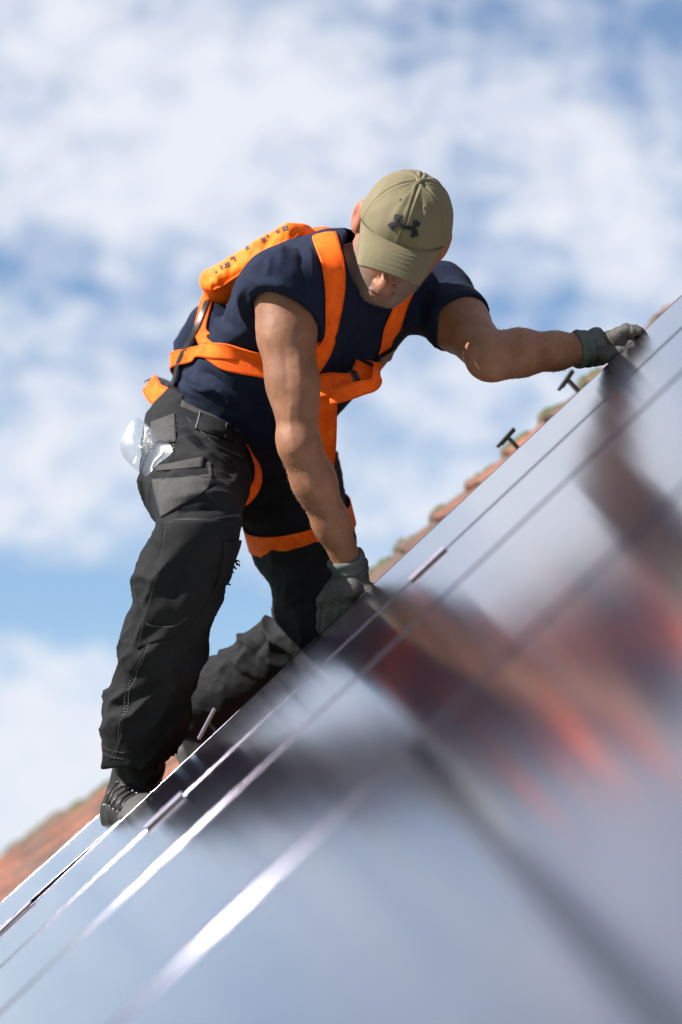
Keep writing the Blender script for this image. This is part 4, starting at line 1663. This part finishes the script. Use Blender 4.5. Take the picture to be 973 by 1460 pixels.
# ---- boots
def boot(heel, toe, up, ankle, name='boot'):
    """heel, toe: sole points; up: sole normal"""
    fw = unit(toe - heel); L = np.linalg.norm(toe - heel)
    sd_ = unit(np.cross(fw, up))
    upn = np.cross(sd_, fw)
    lo = np.minimum(np.minimum(heel, toe), ankle) - .1
    hi = np.maximum(np.maximum(heel, toe), ankle) + .1
    v = Vol(lo, hi, .003)
    v.econe(heel + upn * .045 + fw * .04, heel + fw * L * .55 + upn * .050, (.036, .040), (.042, .042), sd_, .02)
    v.econe(heel + fw * L * .5 + upn * .048, heel + fw * (L - .045) + upn * .036, (.042, .042), (.046, .033), sd_, .03)
    v.cone(heel + fw * .055 + upn * .05, ankle, .046, .050, .03)
    v.cut(heel + upn * .014, -upn)
    pos, fac = v.mesh(1)
    nor = normals(pos, fac)
    t = (pos - heel) @ fw / L
    crease = np.exp(-((t - .62) / .10) ** 2) * np.sin((pos - heel) @ fw * 330) * .0016
    pos += nor * (crease + fbm(pos, 40, 2, 1.0) * .0012)[:, None]
    root = mobj(name, pos, fac, M_BOOT, person)
    BB = bvh_of(pos, fac)
    # toe cap and sole
    vs_ = Vol(lo, hi, .003)
    vs_.econe(heel + fw * .04, heel + fw * L * .5, (.038, .030), (.040, .030), sd_, .01)
    vs_.econe(heel + fw * L * .5, heel + fw * (L - .046), (.040, .030), (.050, .030), sd_, .01)
    vs_.cut(heel + upn * .020, upn)
    vs_.cut(heel - upn * .012, -upn)
    p2, f2_ = vs_.mesh(0)
    mobj('sole', p2, f2_, M_SOLE, root)
    vc = Vol(lo, hi, .003)
    vc.econe(heel + fw * L * .5 + upn * .048, heel + fw * (L - .045) + upn * .036, (.045, .045), (.0495, .0365), sd_, .01)
    vc.cut(heel + fw * L * .77, -fw)
    vc.cut(heel + upn * .010, -upn)
    p3, f3_ = vc.mesh(1)
    mobj('toe_cap', p3, f3_, M_SOLE, root)
    # lacing: eyelet hooks and laces across the instep
    for k in range(5):
        t = .60 - .085 * k
        row = []
        for sx in (-1, 1):
            c = heel + fw * L * t + sd_ * sx * .022
            loc, nn, i, d = BB.ray_cast(Vector(c + upn * .16 + fw * .10), Vector(unit(-upn * .16 - fw * .10)), .25)
            if loc is None: continue
            loc = np.array(loc); nn = np.array(nn)
            row.append((loc, nn))
            V, Fc = tube_vf([loc - nn * .001, loc + nn * .003, loc + nn * .005 + sd_ * sx * .003], [.0017, .0013, .0018], 8)
            mobj('lace_hook', V, Fc, M_METAL, root)
        if len(row) == 2:
            a, b = row[0][0] + row[0][1] * .003, row[1][0] + row[1][1] * .003
            V, Fc = tube_vf([a, (a + b) / 2 + (row[0][1] + row[1][1]) * .003, b + fw * .012], .0018, 6)
            mobj('lace', V, Fc, M_BLACKP, root)
    return root


tz = TILE_H + .034
sole_R = s_at(188, 1148, 4.68, TILE_H) + .014
heelR = RP(sole_R - .055, 4.80, tz + .012)
toeR = RP(sole_R + .005, 4.545, tz + .012)
b1 = boot(heelR, toeR, N_, anR + A(.004, .01, -.01))
b1['label'] = 'laced black boot braced on the tiles at the panel edge'
hL_, tL_ = anL + A(-.03, .02, -.055), anL + A(.055, -.02, -.205)
b2 = boot(hL_, tL_, unit(A(.75, -.25, .55)), anL)
b2['label'] = 'black boot of the kneeling leg, tucked behind'

# ---- harness
har = empty('harness', (0, 0, 0), person)
har.matrix_basis = world_mat(person).inverted() @ Matrix.Translation(Vector(chest))


def strap(pts, width, n=60, bvh=None, mat=None, lift=.003, thick=.0022, name='strap', near=4.6, m=8, stitch=True):
    bv = bvh or SB
    ps, ns = path_on(bv, pts, n, near)
    V, Fc = ribbon_vf(ps, ns, width, thick, lift, m, bv)
    if mat is None and stitch:
        edge_stitch(np.array(V), len(ps), m)
    return mobj(name, V, Fc, mat or M_ORANGE, har)


M_ORANGE2 = mat_cloth('orange_thread', (.55, .055, .002), (.70, .09, .004), 0.7, 1500.0, .3, 30.0, 500.0)


def edge_stitch(V, n, m):
    """two rows of thread just inside the edges of a band"""
    top = V[:n * (m + 1)].reshape(n, m + 1, 3)
    bot = V[n * (m + 1):].reshape(n, m + 1, 3)
    prt = []
    for j, j2 in ((0, 1), (m, m - 1)):
        line = top[:, j] * .45 + top[:, j2] * .55 if m > 4 else top[:, j] * .8 + top[:, j2] * .2
        nr = top[:, j] - bot[:, j]
        nr = nr / np.linalg.norm(nr, axis=1)[:, None]
        line = spline(line, n * 3)
        nr = spline(nr, n * 3)
        for i in range(0, len(line) - 1, 2):
            d = line[i + 1] - line[i]
            if np.linalg.norm(d) > 1e-5:
                prt.append(ribbon_vf(np.array([line[i], line[i] + d * 1.1]), nr[i:i + 2], .0017, .0006, .0, 1))
    if prt:
        tag(mobj('stitching', *merge(prt), M_ORANGE2, har, False), kind='stuff')


def free_strap(pts, nrm, width, n=40, mat=None, name='strap', thick=.0022):
    ps = spline(pts, n)
    ns = spline(nrm, n)
    ns /= np.linalg.norm(ns, axis=1)[:, None]
    V, Fc = ribbon_vf(ps, ns, width, thick, 0.0, 6)
    if mat is None:
        edge_stitch(np.array(V), n, 6)
    return mobj(name, V, Fc, mat or M_ORANGE, har)


# shoulder straps: from the back plate over the shoulders and down the chest
bk = chest - front * .16
strap([tuple(P(440, 350, 4.80)), tuple(P(455, 338, 4.74)), (466, 346), (473, 370), (475, 400), (472, 440), (462, 484), (445, 515), (428, 545), (410, 565)], .047, 80)
strap([tuple(P(520, 360, 4.86)), tuple(P(560, 372, 4.82)), (590, 392), (580, 412), (571, 432), (559, 465), (547, 499)], .040, 60)
strap([(547, 500), (541, 514)], .046, 10, mat=M_BLACKP, lift=.007, thick=.005, name='buckle')
strap([(541, 513), (531, 530), (522, 543)], .044, 20)
# dangling loop on the chest
cl = [P(531, 515, 4.605), P(538, 530, 4.57), P(534, 547, 4.555), P(515, 553, 4.55), P(492, 560, 4.555), P(470, 566, 4.57)]
free_strap(cl, [A(.3, -.9, -.1), A(.6, -.7, -.2), A(.3, -.7, -.6), A(.0, -.8, -.5), A(-.1, -.9, -.3), A(-.1, -.9, .2)], .032, 40)
free_strap([P(523, 520, 4.60), P(515, 538, 4.575), P(500, 548, 4.565), P(470, 548, 4.57), P(452, 552, 4.58)], [A(.2, -.9, .2), A(.1, -.9, .2), A(0, -.9, .3), A(0, -.95, .2), A(0, -1, .1)], .045, 40)
V, Fc = merge([tube_vf(spline([P(498, 528, 4.575), P(506, 540, 4.568), P(503, 552, 4.566)], 8), .004, 8),
               tube_vf(spline([P(498, 528, 4.575), P(508, 531, 4.57), P(512, 543, 4.566)], 8), .003, 8)])
mobj('buckle', V, Fc, M_BLACKP, har)
# belly strap
free_strap([P(458, 545, 4.585), P(464, 575, 4.60), P(464, 610, 4.64), P(462, 650, 4.68), P(456, 690, 4.73)], [A(.2, -.95, .2)] * 5, .046, 40)
# side straps round the ribs
strap([tuple(P(302, 425, 4.92)), (293, 440), (288, 462), (289, 480), (300, 500), (318, 514), (345, 520), (372, 524), (400, 530), (430, 540), (455, 552)], [.026] * 12 + list(np.linspace(.026, .034, 12)) + list(np.linspace(.034, .040, 46)), 70, near=4.85)
strap([tuple(P(236, 545, 4.98)), tuple(P(244, 528, 4.95)), (262, 509), (285, 505), (315, 501), (345, 501), (375, 507), (410, 515), (450, 535)], .030, 70, near=4.9, lift=.006)
strap([tuple(P(296, 430, 4.93)), tuple(P(281, 470, 4.95)), tuple(P(262, 508, 4.97)), tuple(P(240, 540, 4.99)), tuple(P(226, 560, 5.0))], .024, 30, lift=.005)
strap([tuple(P(300, 425, 4.9)), (295, 438), (285, 465), (274, 488), (258, 516), (243, 540), (237, 552)], .012, 40, mat=M_BLACKP, lift=.006, near=4.9)
# hip tab with white label
hp = [P(213, 545, 4.93), P(222, 561, 4.90), P(236, 568, 4.85), P(250, 574, 4.81)]
free_strap(hp, [A(-.6, -.7, .2), A(-.4, -.85, .2), A(-.3, -.9, .2), A(-.2, -.95, .2)], .044, 24)
free_strap([P(251, 563, 4.805), P(244, 584, 4.80)], [A(-.5, -.8, .2)] * 2, .006, 6, M_WHITE, 'label_tag')
free_strap([P(214, 541, 4.95), P(228, 546, 4.93), P(242, 552, 4.90)], [A(-.2, -.4, .9)] * 3, .03, 12, M_BLACKP, 'strap')
for (ax_, ay_, bx2, by2) in ((240, 556, 250, 561), (229, 580, 240, 584)):
    free_strap([P(ax_, ay_, 4.82), P(bx2, by2, 4.80)], [A(-.3, -.9, .2)] * 2, .003, 4, M_INK, 'stitch_mark')


# leg loops
def leg_loop(c, ax, r, width, count=72):
    ps, ns = hem_ring(TB, c, ax, r, count)
    ps = smooth_ring(ps, 6)
    V, Fc = ribbon_vf(ps, ns, width, .0022, .005, 6, None, True)
    return mobj('leg_loop', V, Fc, M_ORANGE, har)


cLt = P(424, 748, 4.84)
leg_loop(cLt, unit(A(-.25, -.30, 1.0)), .145, .044)
# inner loop of the near thigh
free_strap([P(346, 634, 4.74), P(360, 648, 4.69), P(368, 670, 4.655), P(366, 690, 4.63), P(354, 708, 4.60), P(338, 716, 4.57)],
           [A(.9, -.5, .3), A(.9, -.55, .1), A(.9, -.6, 0), A(.85, -.65, -.2), A(.7, -.7, -.4), A(.6, -.7, -.5)], .030, 40)

# rescue pack on the back: soft pouch with a folded side seam
pa, pb_ = P(420, 345, 4.73), P(316, 405, 4.845)
ax_ = unit(pb_ - pa)
bn = unit(-front - ax_ * (-front @ ax_))          # away from the back
sdv = np.cross(ax_, bn)
vp = Vol(np.minimum(pa, pb_) - .12, np.maximum(pa, pb_) + .12, .0032)
vp.econe(pa, pb_, (.056, .030), (.058, .031), sdv, .02)
vp.cone(pa + ax_ * -.012 + bn * .012, pa + ax_ * .02 + bn * .008, .026, .024, .02)
vp.cone(pb_ + bn * .004, P(300, 436, 4.87), .034, .022, .02)
vp.econe(pa - ax_ * .01 + bn * .01, pa + ax_ * .05 + bn * .006, (.052, .027), (.052, .028), sdv, .01)
vp.cut(pa + bn * .024, bn, k=.006)
vp.cut(pa + sdv * .047, sdv, k=.006)
vp.cut(pa - sdv * .047, -sdv, k=.006)
pos, fac = vp.mesh(1)
nor = normals(pos, fac)
t_ = (pos - pa) @ ax_
pos += nor * (fbm(pos, 13, 3, 3.0) * .006 + .0005 * np.sin(t_ * 140 + 5 * fbm(pos, 12, 2, 1.0)))[:, None]
PB = bvh_of(pos, fac)
for pts, hgt, wd in [([(428, 340), (400, 352), (370, 371), (340, 394), (315, 412)], .006, .006), ([(425, 350), (400, 362), (370, 382), (345, 402)], -.007, .008),
                     ([(415, 322), (412, 335), (420, 345)], .005, .006), ([(398, 330), (392, 345), (388, 356)], .004, .007), ([(362, 350), (356, 362), (352, 378)], .004, .008),
                     ([(318, 385), (312, 395), (316, 408)], .006, .007), ([(305, 395), (302, 408), (306, 420)], .005, .006), ([(330, 376), (326, 388), (330, 398)], -.004, .006),
                     ([(410, 330), (405, 342), (398, 350)], -.004, .005), ([(380, 342), (376, 352), (378, 364)], -.003, .006)]:
    fold(pos, nor, PB, pts, hgt, wd, 4.78)
pack = mobj('pack', pos, fac, M_PACK, har)
PB = bvh_of(pos, fac)
ps, ns = path_on(PB, [(425, 335), (405, 348), (380, 362), (352, 384), (322, 404), (305, 412)], 50, 4.75)
V, Fc = ribbon_vf(ps, ns, .006, .004, .001, 2)
mobj('piping', V, Fc, M_ORANGE, pack)
# printed marks, worn
for q in [[(402, 321), (410, 318), (411, 325), (404, 326)], [(393, 327), (398, 324), (399, 328), (395, 330)], [(372, 338), (378, 335), (380, 339), (374, 342)],
          [(379, 333), (382, 331), (384, 333), (381, 335)], [(350, 351), (355, 347), (357, 352), (352, 354)],
          [(328, 365), (334, 362), (335, 364), (329, 367)], [(333, 363), (335, 362), (337, 368), (335, 369)], [(320, 373), (326, 370), (327, 372), (321, 375)],
          [(320, 377), (327, 374), (327, 376), (321, 379)], [(325, 371), (327, 370), (328, 375), (326, 376)], [(313, 377), (317, 375), (318, 380), (316, 381)], [(307, 384), (310, 383), (311, 386), (308, 387)]]:
    V, Fc = patch_vf(PB, [(q[0][0], q[0][1] + 3), (q[3][0], q[3][1] + 3)], [(q[1][0], q[1][1] + 3), (q[2][0], q[2][1] + 3)], 4, 3, .0012, .0005, 4.78)
    mobj('print', V, Fc, M_INK, pack, False)
# strap end under the pack, back plate and orange tongue by the neck
free_strap([P(308, 412, 4.86), P(296, 424, 4.88), P(291, 440, 4.89), P(290, 458, 4.885)], [A(-.8, -.5, .3), A(-.8, -.5, .2), A(-.8, -.55, .1), A(-.7, -.7, .1)], .034, 20)
prt = box_vf(P(462, 341, 4.735), unit(P(484, 335, 4.70) - P(440, 344, 4.76)) * .033, unit(A(.4, .9, .1)) * .02, A(.02, 0, 1) * .0022)
bevel(mobj('back_plate', *prt, M_BLACKP, har, False), .001)
free_strap([P(432, 338, 4.76), P(445, 330, 4.76), P(462, 328, 4.755), P(478, 336, 4.75)], [A(-.2, -.3, .9), A(0, -.3, .95), A(.1, -.3, .95), A(.3, -.3, .9)], .05, 20)

# ---- clear plastic bag tucked into the thigh pocket
def mat_plastic():
    m = bpy.data.materials.new('clear_plastic')
    m.use_nodes = True
    g = NT(m.node_tree)
    out = g.add('ShaderNodeOutputMaterial')
    tr = g.add('ShaderNodeBsdfTransparent')
    tr.inputs[0].default_value = (.93, .95, .97, 1)
    gl = g.add('ShaderNodeBsdfGlossy')
    gl.inputs['Roughness'].default_value = .28
    df = g.add('ShaderNodeBsdfTranslucent')
    df.inputs[0].default_value = (.8, .82, .85, 1)
    co = obj_coord(g)
    n = g.add('ShaderNodeTexNoise', i_Scale=60.0, i_Detail=4.0, i_Roughness=.6, i_Distortion=1.2)
    g.link(co, n.inputs['Vector'])
    bp = g.add('ShaderNodeBump')
    bp.inputs['Strength'].default_value = .22
    bp.inputs['Distance'].default_value = .006
    g.link(n.outputs[0], bp.inputs['Height'])
    g.link(bp.outputs[0], gl.inputs['Normal'])
    lw = g.add('ShaderNodeLayerWeight')
    lw.inputs['Blend'].default_value = .25
    g.link(bp.outputs[0], lw.inputs['Normal'])
    m1, m2 = g.add('ShaderNodeMixShader'), g.add('ShaderNodeMixShader')
    g.link(g.math('MULTIPLY_ADD', lw.outputs['Fresnel'], .16, .012, True), m1.inputs[0])
    g.link(tr.outputs[0], m1.inputs[1])
    g.link(gl.outputs[0], m1.inputs[2])
    g.link(g.ramp(n.outputs[0], [(.40, (.04, .04, .04)), (.52, (.09, .09, .09)), (.56, (.16, .16, .16)), (.60, (.07, .07, .07))]), m2.inputs[0])
    g.link(m1.outputs[0], m2.inputs[1])
    g.link(df.outputs[0], m2.inputs[2])
    g.link(m2.outputs[0], out.inputs[0])
    return m


M_BAG = mat_plastic()
out2d = [(197, 592), (214, 610), (232, 626), (249, 640), (240, 652), (226, 660), (216, 672), (208, 682), (192, 668), (178, 655), (171, 640), (174, 624), (184, 606)]
bag = empty('plastic_bag', tuple(P(212, 640, 4.74)))
tag(bag, 'small clear plastic bag sticking out of the trouser pocket', 'plastic bag')
def bag_y(x, y):
    if x > 222:
        return float(hit(TB, x, y, 4.7)[0][1]) - .008
    return 4.72


cen = P(206, 640, 4.71)
for layer, dy in (('film', -.020), ('film', .022)):
    ring = [P(x, y, bag_y(x, y)) for x, y in spline(np.array(out2d + [out2d[0]], float), 40)[:-1]]
    rings = []
    K = 9
    for k in range(K + 1):
        f = 1 - k / K
        rr = []
        for i, p in enumerate(ring):
            q = cen + (p - cen) * f
            bul = math.sin((1 - f) * math.pi / 2)
            nz = mnoise.noise(Vector(q) * 30) * .014 + mnoise.noise(Vector(q) * 70) * .004
            q = q + A(0, dy * bul + nz * bul, 0) + A(nz, 0, -nz) * .3 * bul
            loc, nn, ii, dd = TB.ray_cast(Vector((0, 0, 0)), Vector(q).normalized())
            if loc is not None and loc.y - .005 < q[1]:
                q = q * ((loc.y - .004 - .5 * (.03 + dy)) / q[1])
            rr.append(q)
        rings.append(rr)
    G_ = np.array(rings)
    for _ in range(2):
        G_[1:-1] = (G_[:-2] + 2 * G_[1:-1] + G_[2:]) / 4
        G_ = (np.roll(G_, 1, 1) + 2 * G_ + np.roll(G_, -1, 1)) / 4
    V = G_.reshape(-1, 3)
    nr2 = len(ring)
    Fc = [(k * nr2 + i, k * nr2 + (i + 1) % nr2, (k + 1) * nr2 + (i + 1) % nr2, (k + 1) * nr2 + i) for k in range(K) for i in range(nr2)]
    mobj('film', V, Fc, M_BAG, bag)

# ------------------------------------------------------------------ level the place: lens axes -> true up
wall_up = (house.matrix_basis @ wall.matrix_basis).copy()
for ob in list(scene.objects):
    if ob.parent is None and ob.name not in ('camera', 'sun', 'ground'):
        ob.matrix_basis = LEVEL @ ob.matrix_basis
wall.matrix_basis = house.matrix_basis.inverted() @ Matrix.Translation((0, 0, 0)) @ wall_up
